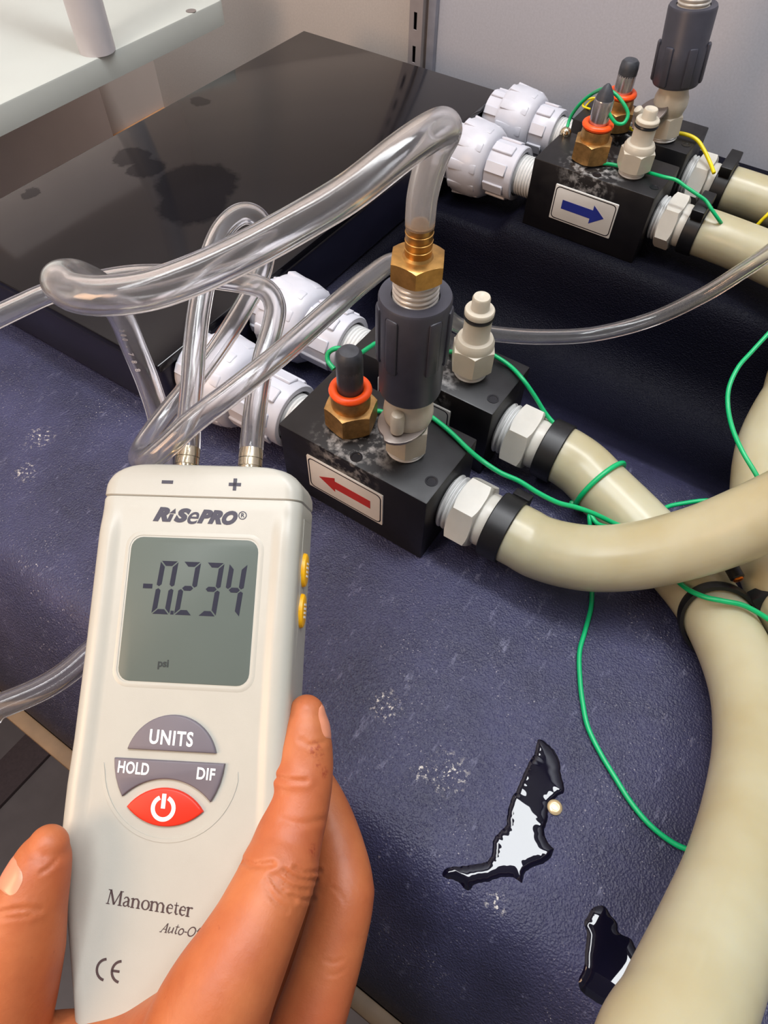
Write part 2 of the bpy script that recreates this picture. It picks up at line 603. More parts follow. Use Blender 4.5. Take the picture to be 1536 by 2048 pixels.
def skin_material():
    t = NT('skin')
    c = t.ramp(t.noise(45, 4, .6), .3, .72, srgb(162, 86, 48), srgb(184, 108, 64))
    red = t.ramp(t.noise(18, 2), .45, .7)
    c = t.mix(t.math('MULTIPLY', red, .45), c, srgb(172, 80, 48))
    fre = t.ramp(t.noise(240, 2), .73, .78)
    c = t.mix(t.math('MULTIPLY', fre, .35), c, srgb(140, 66, 40))
    hb = at_d(200, 2400, .24); sp_ = None
    for x, y, d_, r_ in ((630, 1498, .2270, .0016), (640, 1510, .2285, .0010), (628, 1700, .2165, .0013), (648, 1545, .2270, .0012), (638, 1528, .2255, .0008)):
        v_ = at_d(x, y, d_) - hb
        d = t.n('ShaderNodeVectorMath', operation='DISTANCE'); d.inputs[1].default_value = v_
        t.l(t.tc.outputs['Object'], d.inputs[0])
        mr = t.n('ShaderNodeMapRange'); mr.inputs[1].default_value = r_ * 2.0; mr.inputs[2].default_value = r_ * .7
        t.l(d.outputs['Value'], mr.inputs[0]); sp_ = mr.outputs[0] if sp_ is None else t.math('MAXIMUM', sp_, mr.outputs[0])
    c = t.mix(t.math('MULTIPLY', t.math('MULTIPLY', sp_, t.ramp(t.noise(900, 3), .46, .58)), .6), c, srgb(130, 36, 22))
    t.set(Base_Color=c, Roughness=.5, Subsurface_Weight=.15, Subsurface_Scale=.004)
    t.b.inputs['Subsurface Radius'].default_value = (1.0, .35, .2)
    wv = t.noise(420, 4, .6)
    t.bump(t.math('ADD', wv, t.math('MULTIPLY', t.noise(1400, 2), .4)), .16, .0008)
    return t.m


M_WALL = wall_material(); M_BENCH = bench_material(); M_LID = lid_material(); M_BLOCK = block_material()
M_TUBE = tube_material(); M_TUBECLOUD = tube_material(.28); M_MOULDED = plain('moulded_lettering', srgb(214, 212, 218), .5); M_HOSE = hose_material(); M_WATER = water_material(); M_SKIN = skin_material()
M_TANK = plain('dark_tank_plastic', srgb(30, 30, 46), .3, var=.12, vscale=30)
M_NAIL = plain('fingernail', srgb(206, 134, 104), .3, var=.05)

# ------------------------------------------------------------------ the setting
YW, XL = 0.72, -0.87
b = newbm(); add_box(b, XL - .1, 2.6, YW, YW + .1, -.82, 1.72)
struct(mk('wall_back', b, M_WALL))
b = newbm(); add_box(b, XL - .1, XL, -1.9, YW, -.82, 1.72)
struct(mk('wall_left', b, M_WALL_L))
b = newbm(); add_box(b, XL - .1, 2.6, -1.9, YW + .1, -.92, -.82)
struct(mk('floor', b, M_FLOOR))
b = newbm(); add_box(b, XL - .1, 2.6, -1.9, YW + .1, 1.70, 1.80)
struct(mk('ceiling', b, M_CEIL))
b = newbm(); add_box(b, XL, XL + .006, .605, YW - .001, -.240, -.157, .002)
struct(mk('trim_1', b, M_ORANGEWOOD))
b = newbm(); add_box(b, XL, XL + .010, .30, .612, -.60, .3, .003)
struct(mk('trim_2', b, plain('pinkish_panel_paint', srgb(246, 230, 222), .6, var=.04, vscale=12)))
b = newbm(); add_box(b, -.4185, -.4095, YW - .007, YW, -.6, 1.2, .001)
struct(mk('trim_3', b, plain('grey_corner_strip', srgb(150, 150, 160), .5)))

# slotted shelf standard on the wall
sx0, sx1 = -.4385, -.4225
t = thing('shelf_standard', 'grey slotted metal shelf standard fixed upright to the wall behind the black tank', 'bracket', Matrix.Translation((sx0, YW, -.5)))
b = newbm()
add_box(b, 0, .0012, -.011, 0, 0, 1.5); add_box(b, .0148, .016, -.011, 0, 0, 1.5)
add_box(b, .0012, .0054, -.011, -.0098, 0, 1.5); add_box(b, .0094, .0148, -.011, -.0098, 0, 1.5)
z = 0.012
while z < 1.48:
    add_box(b, .0054, .0094, -.011, -.0098, z + .016, z + .031); z += .031
mk('channel', b, M_STANDARD, t, smooth=False)
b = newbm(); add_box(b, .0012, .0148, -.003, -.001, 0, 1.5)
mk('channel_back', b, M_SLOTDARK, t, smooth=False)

# ------------------------------------------------------------------ blue moulded bench
prof = [(-.003, -.16), (-.003, -.080), (.002, -.066), (.012, -.048), (.024, -.030), (.034, -.0165), (.042, -.0075), (.049, -.0022), (.056, .0004), (.064, .0002),
        (.075, 0), (.12, 0), (.18, 0), (.25, 0), (.305, 0), (.318, -.002), (.332, -.008), (.345, -.020), (.362, -.036), (.385, -.052), (.410, -.062), (.445, -.066), (.468, -.058), (.478, -.040), (.484, -.018),
        (.488, -.004), (.4915, .0035), (.4955, .0082), (.501, .0105), (.56, .0105), (.64, .0105), (.667, .0105), (.676, .0125), (.686, .0150), (.696, .0150), (.702, .0120), (.706, .004), (.707, -.16)]
rings = []
for x in (-.531, -.5285, -.522, -.512, -.50, -.45, -.4, -.35, -.3, -.277, -.273, -.269, -.265, -.261, -.259, -.25, -.217, -.2125, -.209, -.2055, -.202, -.199, -.18, -.15, -.1, -.05, 0, .05, .1, .15, .2, .25, .3, .36):
    e = max(0, (x + .531)) / .031
    dz = -.010 * (1 - math.sqrt(max(0, 1 - (1 - min(1, e)) ** 2)))
    s_ = min(1, max(0, (x + .276) / .016)); s_ = s_ * s_ * (3 - 2 * s_)
    s2 = min(1, max(0, (x + .216) / .014)); s2 = s2 * s2 * (3 - 2 * s2)
    rings.append([Vector((x, y, ((z * s_ if z < 0 else z * s2) if .31 < y < .704 else z) + (dz if z > -.15 else 0))) for y, z in prof])
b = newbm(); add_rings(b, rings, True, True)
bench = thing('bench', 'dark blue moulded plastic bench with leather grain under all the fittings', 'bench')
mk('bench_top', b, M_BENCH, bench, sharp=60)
b = newbm(); add_box(b, -.531, .36, -.0125, -.0031, -.135, -.082, .0015)
mk('wood_edge', b, M_WOOD, bench)
for nm, x in (('leg', -.50), ('leg', .33)):
    for y in (.04, .66):
        b = newbm(); add_box(b, x - .02, x + .02, y - .02, y + .02, -.82, -.16, .003)
        mk(nm, b, M_WOOD, bench)

# floor mat seen past the bench edge
c = [at_z(63, 1458, -.816), at_z(112, 1497, -.816), at_z(0, 1612, -.816), at_z(0, 1525, -.816)]
u = (c[1] - c[0]); vdir = ((c[2] - c[1]) + (c[3] - c[0])).normalized()
b = newbm()
add_prism(b, [(p.x, p.y) for p in (c[0], c[1], c[1] + vdir * .55, c[0] + vdir * .55)], -.82, -.812, .002)
tag(mk('floor_mat', b, M_MAT, origin=(c[0].x, c[0].y, -.82)), 'dark rectangular mat lying on the grey floor below the bench', 'mat')

# ------------------------------------------------------------------ black tank with gloss lid
TZ = .050
t = thing('tank', 'low black tank with a flat glossy lid standing on the blue bench', 'tank', Matrix.Translation((-.393, .398, .0004)))
b = newbm(); add_box(b, -.110, .1105, -.2145, .214, .0, TZ - .0062, .004, 3)
mk('tank_body', b, M_TANK, t)
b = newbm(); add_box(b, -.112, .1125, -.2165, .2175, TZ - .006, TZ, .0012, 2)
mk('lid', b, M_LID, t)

# ------------------------------------------------------------------ white board on posts at the left
t = thing('shelf_board', 'thick white plastic board on a white pipe post beside the wall', 'shelf', Matrix.Translation((-.74, .40, .06)))
b = newbm()
add_prism(b, rrect(-.128, .137, -.42, .212, .012), -.022, 0, .0015)
mk('board', b, M_BOARD, t)
p = at_z(195, 100, .06)
for yy in (p.y, p.y - .36):
    b = newbm(); add_lathe(b, [(.0165, 0), (.0165, .40)], 28, Matrix.Translation((p.x + .74, yy - .40, 0)))
    mk('post', b, M_POST, t)
q = at_z(382, 22, .06)
b = newbm(); add_lathe(b, [(.0052, .00005), (.0052, .0003)], 18, Matrix.Translation((q.x + .74, q.y - .40, 0)))
mk('screw_hole', b, plain('hole_shade', srgb(120, 112, 108), .7), t)

# ------------------------------------------------------------------ manifold blocks
BX0, BX1 = -.1894, -.0921


def block(label, x0, x1, y0, y1, z0, z1, arrow, group='manifold blocks'):
    cx, cy = (x0 + x1) / 2, (y0 + y1) / 2
    t = thing('manifold_block', label, 'manifold', Matrix.Translation((cx, cy, z0)), group)
    b = newbm(); add_box(b, x0 - cx, x1 - cx, y0 - cy, y1 - cy, 0, z1 - z0, .0009, 2)
    mk('body', b, M_BLOCK, t)
    for dx, dy in ((.001, -.0215), (.043, -.0125)):
        b = newbm(); add_lathe(b, [(.0035, z1 - z0 + .00004), (.0035, z1 - z0 + .0003), (.0026, z1 - z0 + .0003), (.0024, z1 - z0 + .00006)], 18, Matrix.Translation((dx, dy, 0)))
        mk('bolt_hole', b, M_RUBBER, t)
    # sign plate on the front face, x right, z up
    M = Matrix(((1, 0, 0, -.1429 - cx - .0015 + (0 if arrow != 'none' else -.0015)), (0, 0, -1, y0 - cy), (0, 1, 0, .0277), (0, 0, 0, 1)))
    if arrow == 'blue':
        M = Matrix(((1, 0, 0, -.1449 - cx), (0, 0, -1, y0 - cy), (0, 1, 0, .0275), (0, 0, 0, 1)))
    b = newbm(); add_prism(b, rrect(-.0260, .0260, -.0140, .0140, .0006, 2), 0, .0009, .0002, M)
    pl = mk('sign_plate', b, M_PLATE, t)
    b = newbm(); add_frame(b, rrect(-.0250, .0250, -.0130, .0130, .0034), rrect(-.0243, .0243, -.0123, .0123, .0028), .0009, .00102, M)
    mk('border_line', b, M_INK, pl, smooth=False)
    if arrow == 'red':
        pts = [(-.0178, 0), (-.0066, .0064), (-.0066, .0034), (.0178, .0034), (.0178, -.0036), (-.0068, -.0036), (-.0068, -.0064)]
    elif arrow == 'blue':
        pts = [(.0176, 0), (.0078, .0076), (.0078, .0036), (-.0178, .0036), (-.0178, -.0036), (.0068, -.0036), (.0068, -.0078)]
    if arrow != 'none':
        b = newbm(); add_prism(b, pts, .0009, .00106, 0, M)
        mk('arrow', b, M_ARROW_RED if arrow == 'red' else M_ARROW_BLUE, pl, smooth=False)
    return t


ZR = .0545
block('black manifold block with a red arrow pointing left on its white plate', BX0, BX1, .1838, .2370, 0, ZR, 'red')
block('black manifold block standing behind the red arrow block, plate mostly hidden', BX0 - .002, -.0940, .2578, .3050, 0, ZR, 'none')
ZB0, ZB = .0105, .065
block('black manifold block with a blue arrow pointing right on its white plate', -.1930, -.0957, .5030, .5560, ZB0, ZB, 'blue')
block('black manifold block at the back wall behind the blue arrow block', -.1950, -.0975, .5770, .6290, ZB0, ZB, 'none')


# ------------------------------------------------------------------ white pipe unions between tank and blocks
def union(label, y, z, x0, x1, rn=.0305, nut0=.012, tail=.011, group='white pipe unions'):
    t = thing('pipe_union', label, 'pipe fitting', axisM((x0, y, z), (1, 0, 0), (0, 0, 1)), group)
    L = x1 - x0
    n0, n1 = nut0, nut0 + .032
    rs = rn * .70
    b = newbm(); add_lathe(b, [(rs * .97, .0006), (rs * .97, n0), (rs * 1.0, n0 + .002)], 40)
    for i in range(8):
        a = 2 * PI * i / 8 + .2
        add_box(b, rs * .93, rs * 1.03, -.0035, .0035, .001, n0 + .001, .0006, 1, Matrix.Rotation(a, 4, 'Z'))
    mk('tail_socket', b, M_WHITEPVC, t)
    # ribbed nut, slightly domed towards the block
    b = newbm()
    add_lathe(b, [(rn * .80, n0), (rn * .90, n0 + .0008), (rn * .955, n0 + .004), (rn * .965, n0 + .012), (rn * .955, n0 + .020), (rn * .90, n0 + .027), (rn * .83, n0 + .0305), (rn * .74, n1)], 48)
    nut = mk('union_nut', b, M_WHITEPVC, t)
    for i in range(10):
        a = 2 * PI * i / 10 + .1
        b = newbm()
        add_box(b, rn * .86, rn * 1.0, -.0042, .0042, n0 + .0025, n0 + .0275, .0012, 2, Matrix.Rotation(a, 4, 'Z'))
        for v in b.verts:
            k = 1 - .10 * max(0, (v.co.z - n0 - .012) / .016) ** 2
            v.co.x *= k; v.co.y *= k
        mk('grip_rib', b, M_WHITEPVC, nut)
    # socket end facing the block
    e1 = L - tail
    b = newbm()
    add_lathe(b, [(rs * .95, n1 - .002), (rs * .98, n1 + .001), (rs * .98, e1 - .0008), (rs * .95, e1), (rs * .80, e1), (rs * .78, e1 - .006)], 40)
    sk = mk('end_socket', b, M_WHITEPVC, t)
    for i in range(8):
        a = 2 * PI * i / 8 + .35
        b = newbm(); add_box(b, rs * .94, rs * 1.045, -.0045, .0045, n1 + .0005, e1 - .006, .0006, 1, Matrix.Rotation(a, 4, 'Z'))
        mk('rib', b, M_WHITEPVC, sk)
    b = newbm(); add_lathe(b, [(rs * .79, e1 - .007), (rs * .79, e1 - .0052), (rs * .60, e1 - .0052)], 36)
    mk('seal_ring', b, M_RUBBER, t)
    b = newbm(); add_lathe(b, thread_prof(rs * .72, e1 - .007, L - .0002, .0026, .0013), 36)
    mk('threaded_nipple', b, M_TAPE, t)
    return t


XT = -.2812
union('white ribbed pipe union feeding the red arrow block', .2103, .0300, XT, BX0, .0298)
union('white ribbed pipe union feeding the block behind the red arrow block', .2815, .0295, XT, BX0 - .002, .0292, .010, .018)
union('white ribbed pipe union feeding the blue arrow block', .5340, .0312, XT, -.1930, .0308, .010, .021)
union('white ribbed pipe union nearest the back wall', .6030, .0355, XT, -.1950, .0296, .015, .019)


# ------------------------------------------------------------------ nylon hose adapters, clamps
def adapter(label, x, y, z, th=.008, hx=.014, group='milky hose adapters', rot=.2):
    t = thing('hose_adapter', label, 'hose fitting', axisM((x, y, z), (1, 0, 0), (0, 0, 1)), group)
    b = newbm(); add_lathe(b, thread_prof(.0161, .0002, th + .001, .0030, .0019), 40)
    mk('threaded_end', b, M_TAPE, t)
    b = newbm(); add_hex(b, .0178, th, th + hx, rot=rot)
    mk('hex_collar', b, M_NYLON2, t)
    b = newbm(); add_lathe(b, [(.0150, th + hx - .001), (.0155, th + hx + .003), (.0150, th + hx + .006), (.0120, th + hx + .008), (.0120, th + hx + .014)], 36)
    mk('barb', b, M_NYLON2, t)
    return t


def clamp(label, x, y, z, width, r, lug, group='black hose clamps'):
    """moulded black ring clamp; lug = angle of its block-shaped ear"""
    t = thing('hose_clamp', label, 'clamp', axisM((x, y, z), (1, 0, 0), (0, 0, 1)), group)
    b = newbm()
    add_lathe(b, [(r - .0030, 0), (r - .0004, 0), (r, .0005), (r, width - .0005), (r - .0004, width), (r - .0030, width)], 44, cap0=False, cap1=False)
    mk('ring', b, M_CLAMP, t)
    b = newbm(); add_box(b, r - .001, r + .0065, -.012, .012, .0008, width - .0008, .0008, 2, Matrix.Rotation(lug, 4, 'Z'))
    mk('ear', b, M_CLAMP, t)
    return t


adapter('milky nylon hose adapter screwed into the red arrow block', -.0921, .2105, .0285)
adapter('milky nylon hose adapter on the block behind the red arrow block', -.0940, .2790, .0255)
adapter('milky nylon hose adapter screwed into the blue arrow block', -.0957, .5300, .0375, .007, .012)
adapter('milky nylon hose adapter nearest the back wall', -.0975, .6010, .0375, .007, .012)
clamp('black clamp on the hose of the red arrow block', -.0640, .2105, .0285, .0120, .0188, math.radians(250))
clamp('black clamp on the hose behind the red arrow hose', -.0655, .2790, .0255, .0120, .0186, math.radians(205))
clamp('black square-eared clamp on the hose of the blue arrow block', -.0705, .5300, .0375, .0110, .0186, math.radians(10))
clamp('black square-eared clamp on the hose nearest the back wall', -.0725, .6010, .0375, .0110, .0186, math.radians(10))

# ------------------------------------------------------------------ milky silicone hoses
RH = .0172


def hose(label, pts, r=RH, n=14):
    path = spline(pts, n)
    b = newbm(); add_sweep(b, path, r, 36, inner=.74)
    o = mk('silicone_hose', b, M_HOSE, origin=path[0])
    tag(o, label, 'hose', 'milky silicone hoses')
    return path


D = at_d
hose('milky hose from the red arrow block sweeping across to the right', [(-.0555, .2105, .0285), (-.046, .2105, .0287), (-.036, .2100, .0292), D(1128, 1109, .360), D(1190, 1117, .353), D(1262, 1113, .346), D(1330, 1100, .339), D(1420, 1074, .329), D(1536, 1026, .315), D(1680, 955, .30), D(1900, 830, .29), (.215, .225, .10), (.30, .26, .05), (.40, .30, .0185), (.52, .34, .0)])
H2 = hose('milky hose passing under the front hose and curving down to the bottom edge',
          [(-.0570, .2790, .0255), (-.050, .2788, .0254), D(1168, 940, .4045), D(1205, 978, .399), D(1262, 1034, .390), D(1335, 1110, .378), D(1402, 1188, .365), D(1452, 1268, .350), D(1494, 1370, .326), D(1512, 1480, .298), D(1506, 1600, .268), D(1478, 1740, .238), D(1428, 1880, .213), D(1366, 2035, .190), D(1300, 2220, .17), (.078, -.055, .160), (.080, -.100, .110), (.082, -.120, .0), (.085, -.125, -.25), (.095, -.14, -.55), (.11, -.22, -.76), (.14, -.36, -.80)])
hose('milky hose from the blue arrow block running off to the right', [(-.0630, .5300, .0375), (-.050, .5300, .0375), (-.030, .5270, .0385), (-.010, .522, .040), (.03, .508, .043), (.10, .47, .05), (.20, .47, .045), (.32, .49, .03), (.46, .50, .03)])
hose('milky hose along the back wall running off to the right', [(-.0650, .6010, .0375), (-.050, .6010, .0375), (-.02, .600, .0375), (.02, .598, .038), (.10, .59, .04), (.25, .585, .036), (.46, .58, .036)])
hose('milky hose loop rising at the right edge behind the front hose', [(.46, .36, .02), (.30, .375, .04), (.20, .40, .055), (.135, .41, .058), D(1640, 730, .43), D(1580, 800, .425), D(1535, 890, .42), D(1524, 985, .402), D(1532, 1080, .382), D(1560, 1170, .356), D(1625, 1265, .335), D(1720, 1340, .32), (.20, .155, .06), (.28, .15, .03), (.46, .16, .0185)])

# cable tie around the hose
i0 = min(range(len(H2)), key=lambda i: (H2[i] - D(1452, 1240, .354)).length)
tang = (H2[i0 + 2] - H2[i0 - 2]).normalized()
view = (H2[i0] - CAM).normalized()
side = tang.cross(view).normalized()
TIE = axisM(H2[i0], Matrix.Rotation(math.radians(-30), 3, side) @ tang, side)
t = thing('cable_tie', 'black cable tie looped around the milky hose at the right edge', 'cable tie', TIE)
b = newbm(); add_lathe(b, [(RH + .0005, -.0029), (RH + .0022, -.0029), (RH + .0025, 0), (RH + .0022, .0029), (RH + .0005, .0029)], 56, Matrix.Diagonal((1, 1.22, 1, 1)), cap0=False, cap1=False)
mk('strap', b, M_CLAMP, t)
hp = TIE.inverted() @ D(1516, 1200, .350)
ha = math.atan2(hp.y, hp.x)
er = (RH + .0010) * math.hypot(math.cos(ha), 1.22 * math.sin(ha))
b = newbm(); add_box(b, er + .0004, er + .0115, -.0062, .0062, -.0045, .0045, .0008, 2, Matrix.Rotation(ha, 4, 'Z'))
mk('tie_head', b, M_CLAMP, t)

# short black cable with a bare copper end
p0, p1 = D(1457, 1124, .352), D(1475, 1156, .347)
t = thing('black_cable', 'short black cable end with a bare orange copper tip under the front hose', 'cable', Matrix.Translation(p0))
b = newbm(); add_sweep(b, spline([p0 - (p1 - p0) * 1.2, p0, p1], 6), .0036, 16)
mk('sheath', b, M_RUBBER, t, world=True)
b = newbm(); add_sweep(b, [p1 - (p1 - p0) * .1, p1 + (p1 - p0) * .12], .0026, 12)
mk('copper_tip', b, M_FITTING_CU, t, world=True)


# ------------------------------------------------------------------ temperature probes
def probe(label, x, y, z0, ztop, sleeve, hexa=.0128, point=False, rot=.3):
    t = thing('temperature_probe', label, 'sensor', Matrix.Translation((x, y, z0)), 'probes in the manifold blocks')
    H = ztop - z0
    b = newbm(); add_lathe(b, [(.0125, 0), (.0125, .0012)], 30)
    mk('washer', b, M_RUBBER, t)
    b = newbm(); add_hex(b, hexa, .0012, .0155, rot=rot)
    mk('brass_hex', b, M_BRASS_OLD, t)
    b = newbm(); add_lathe(b, [(.0106, .0150), (.0108, .0195), (.0104, .0235), (.0080, .0235)], 32)
    mk('brass_collar', b, M_BRASS_OLD, t)
    b = newbm()
    R0, r0 = .0092, .0024
    add_rings(b, [[Vector(((R0 + r0 * math.cos(a)) * math.cos(2 * PI * i / 36), (R0 + r0 * math.cos(a)) * math.sin(2 * PI * i / 36), .0258 + r0 * .9 * math.sin(a))) for i in range(36)] for a in [2 * PI * k / 12 for k in range(13)]], False, False)
    mk('orange_seal', b, M_ORANGE, t)
    b = newbm(); add_lathe(b, [(.0070, .0225), (.0070, H * .80), (.0067, H * .815)], 28)
    mk('sleeve', b, sleeve, t)
    b = newbm()
    if point:
        add_lathe(b, [(.0066, H * .805), (.0060, H * .85), (.0046, H * .91), (.0026, H * .97), (.0010, H)], 20)
    else:
        add_lathe(b, [(.0070, H * .78), (.0071, H * .88), (.0066, H * .955), (.0050, H * .99), (.0015, H)], 24)
    mk('cap', b, M_POTTING, t)
    return t


PR = probe('temperature probe with orange seal on the red arrow block', -.1563, .2078, ZR, .1075, M_DULLSLEEVE)
PF = probe('chrome temperature probe with orange seal on the blue arrow block', -.1577, .5258, ZB, .1185, M_CHROME, .0130, True)
PB = probe('chrome temperature probe nearest the back wall', -.1622, .5822, ZB, .1150, M_CHROME, .0125, False)


# ------------------------------------------------------------------ capped nylon plugs
def plug(label, x, y, z0, H):
    k = H / .0545
    t = thing('nylon_plug', label, 'plug', Matrix.Translation((x, y, z0)), 'nylon plugs')
    b = newbm(); add_lathe(b, thread_prof(.0097, 0, .0062 * k, .0020, .0010), 36)
    mk('threaded_end', b, M_TAPE, t)
    b = newbm(); add_hex(b, .0113, .0058 * k, .0215 * k, rot=.55)
    mk('hex_body', b, M_NYLON, t)
    b = newbm(); add_lathe(b, [(.0113, .0210 * k), (.0112, .0245 * k), (.0100, .0270 * k), (.0080, .0275 * k), (.0077, .0280 * k), (.0077, .0405 * k), (.0070, .0408 * k)], 36)
    mk('stem', b, M_NYLON, t)
    b = newbm(); add_lathe(b, [(.0070, .0402 * k), (.0081, .0406 * k), (.0085, .0416 * k), (.0081, .0427 * k), (.0070, .0430 * k)], 36)
    mk('o_ring', b, M_RUBBER, t)
    b = newbm(); add_lathe(b, [(.0074, .0428 * k), (.0082, .0432 * k), (.0083, .0458 * k), (.0078, .0466 * k), (.0052, .0470 * k), (.0050, .0476 * k), (.0049, .0535 * k), (.0044, H), (.0030, H), (.0022, H - .0006)], 36)
    mk('head', b, M_NYLON, t)
    return t


plug('cream nylon plug with a black ring on the block behind the red arrow block', -.1215, .2802, ZR, .0545)
plug('cream nylon plug with a black ring on the blue arrow block', -.1230, .5250, ZB, .0465)


# ------------------------------------------------------------------ quick couplings with grey PVC couplers on top
def coupling(label, M, k, latch_az, tip=0.0):
    t = thing('quick_coupling', label, 'coupling', M, 'nylon quick couplings')
    b = newbm(); add_lathe(b, thread_prof(.0108, 0, .0040 * k, .002, .0008), 36)
    mk('threaded_end', b, M_TAPE, t)
    b = newbm(); add_hex(b, .0106, .0036 * k, .0205 * k, rot=.50)
    mk('hex_body', b, M_NYLON, t)
    b = newbm(); add_lathe(b, [(.0100, .0200 * k), (.0110, .0225 * k), (.0124, .0270 * k), (.0128, .0310 * k), (.0124, .0350 * k), (.0112, .0385 * k), (.0108, .0400 * k), (.0112, .0480 * k)], 36)
    mk('valve_body', b, M_NYLON, t)
    # spring latch plate and its push button
    A = Matrix.Rotation(latch_az, 4, 'Z')
    if tip:
        A = A @ Matrix.Translation((.013, 0, .028 * k)) @ Matrix.Rotation(tip, 4, 'Y') @ Matrix.Translation((.0, 0, -.0254 * k))
    b = newbm()
    out = [(.0165 * math.cos(a) * (1.0 if abs(a) < PI / 2 else .86), .0125 * math.sin(a)) for a in [2 * PI * i / 30 for i in range(30)]]
    add_prism(b, [(x + .0045, y) for x, y in out], .0246 * k, .0262 * k, .0003, A)
    mk('latch_plate', b, plain('dull_latch_steel', srgb(150, 140, 134), .35, .8), t)
    b = newbm(); add_lathe(b, [(.0034, .0274 * k), (.0036, .031 * k), (.0036, .037 * k), (.0030, .0395 * k), (.001, .0405 * k)], 20, A @ Matrix.Translation((.0128, .002, 0)))
    mk('push_button', b, M_NYLON, t)
    return t


def coupler(label, M, L, r, ribs, group='grey pipe couplers', low=False):
    t = thing('pipe_coupler', label, 'coupling', M, group)
    ri = r * .66
    b = newbm()
    add_lathe(b, [(r * .80, 0), (r * .93, .0006), (r * .955, .002), (r * .955, L * .40), (r * 1.0, L * .44), (r * 1.0, L - .0012), (r * .97, L), (ri, L), (ri * .97, L - .004), (ri * .97, L - .02)] if not low else
              [(r * .80, 0), (r * .93, .0006), (r * .97, .002), (r * .97, L * .5), (r * .93, L * .53), (r * .95, L - .0015), (r * .91, L), (ri, L), (ri * .97, L - .004), (ri * .97, L - .02)], 48)
    mk('sleeve', b, M_GREYPVC, t)
    z0, z1 = (L * .38, L * .93) if not low else (.002, L * .56)
    for a in ribs:
        b = newbm(); add_box(b, r * .9, r * 1.055, -.0034, .0034, z0, z1, .0016, 2, Matrix.Rotation(a, 4, 'Z'))
        mk('rib', b, M_GREYPVC, t)
    return t


vx, vy = -.1210, .2092
caz = math.atan2(-vy, -vx)     # azimuth of the viewer seen from the valve
coupling('cream quick coupling with a metal latch on the red arrow block', Matrix.Translation((vx, vy, ZR)), 1.0, caz - .55)
coupler('upright grey pipe coupler below the brass hose barb', Matrix.Translation((vx, vy, .1002)), .0552, .0160, [caz + d for d in (-1.35, -.62, .62, 1.35, 2.5, -2.5)])
t = thing('threaded_nipple', 'white-taped threaded nipple in the grey coupler below the brass barb', 'nipple', Matrix.Translation((vx, vy, .150)), 'threaded nipples')
b = newbm(); add_lathe(b, thread_prof(.0100, .0005, .0155, .0025, .0010), 40)
mk('thread', b, plain('silvery_taped_thread', srgb(206, 200, 192), .3, .35, var=.1, vscale=300), t)
t = thing('brass_hose_barb', 'brass hexagonal hose barb on top of the upright grey coupler', 'hose barb', Matrix.Translation((vx, vy, .1650)))
b = newbm(); add_hex(b, .0105, 0, .0088, rot=.50)
mk('hex', b, M_BRASS, t)
b = newbm()
pr = [(.0066, .0085), (.0058, .0094)]
for i in range(4):
    z = .0098 + i * .0034
    pr += [(.0055, z), (.0056, z + .0026), (.0057, z + .0029), (.0053, z + .0031)]
add_lathe(b, pr[:-1] + [(.0056, .0229)], 30)
mk('barb', b, M_BRASS, t)

tilt = Matrix.Rotation(math.radians(-6.0), 4, 'Y') @ Matrix.Rotation(math.radians(0), 4, 'X')
MB = Matrix.Translation((-.1229, .5900, ZB)) @ tilt
caz2 = math.atan2(-.59, .1229)
coupling('cream quick coupling with a metal latch nearest the back wall', MB, .88, math.atan2(-RT.y, -RT.x) + .35, math.radians(32))
coupler('leaning grey pipe coupler against the pale wall', MB @ Matrix.Translation((0, 0, .0395)), .0500, .0176, [caz2 + d for d in (-1.5, -.5, .5, 1.5, 2.5, -2.5)], low=True)
t = thing('threaded_nipple', 'pale threaded nipple at the top of the leaning grey coupler', 'nipple', MB @ Matrix.Translation((0, 0, .078)), 'threaded nipples')
b = newbm(); add_lathe(b, thread_prof(.0112, .0005, .034, .0028, .0011), 40)
mk('thread', b, plain('pale_thread', srgb(206, 202, 194), .35, .2, var=.1, vscale=300), t)


# ------------------------------------------------------------------ wires
def wire(label, pts, mat, r=.0013, name='green_wire', group='green wires', n=8):
    path = spline(pts, n)
    b = newbm(); add_sweep(b, path, r, 10)
    o = mk(name, b, mat, origin=path[0])
    tag(o, label, 'wire', group)
    return path


def Z(x, y, z): return at_z(x, y, z)


GW = M_GREENWIRE
wire('green wire from the red block probe past the cream plug to the rear hose',
     [D(668, 738, .352), D(656, 722, .353), D(657, 706, .352), D(672, 697, .350), D(692, 700, .352), D(716, 708, .362), D(740, 694, .38), D(757, 686, .39), Z(800, 690, .062), Z(860, 700, .0565), Z(895, 703, .0562), Z(930, 704, .0595), Z(966, 702, .0600), Z(990, 712, .0575), Z(1020, 732, .0562), Z(1045, 758, .056), Z(1068, 790, .050), D(1095, 832, .405), D(1125, 862, .404), D(1150, 882, .407), D(1165, 905, .416)], GW)
wire('green wire from the brass hex running under the front hose to the cable tie',
     [Z(742, 828, .057), Z(756, 822, .0565), Z(772, 824, .0562), Z(815, 815, .056), Z(850, 826, .056), Z(878, 845, .0562), Z(905, 868, .0562), Z(938, 900, .0562), D(965, 922, .362), D(1000, 945, .360), D(1038, 962, .360), D(1075, 985, .361), D(1115, 1005, .363), D(1150, 1014, .365), D(1185, 1026, .367), D(1225, 1045, .3705), D(1258, 1062, .3705), D(1300, 1105, .366), D(1345, 1152, .361), D(1375, 1178, .350), D(1410, 1194, .342), D(1446, 1202, .338), D(1490, 1212, .337), D(1540, 1240, .336), D(1600, 1280, .335)], GW, .00135)
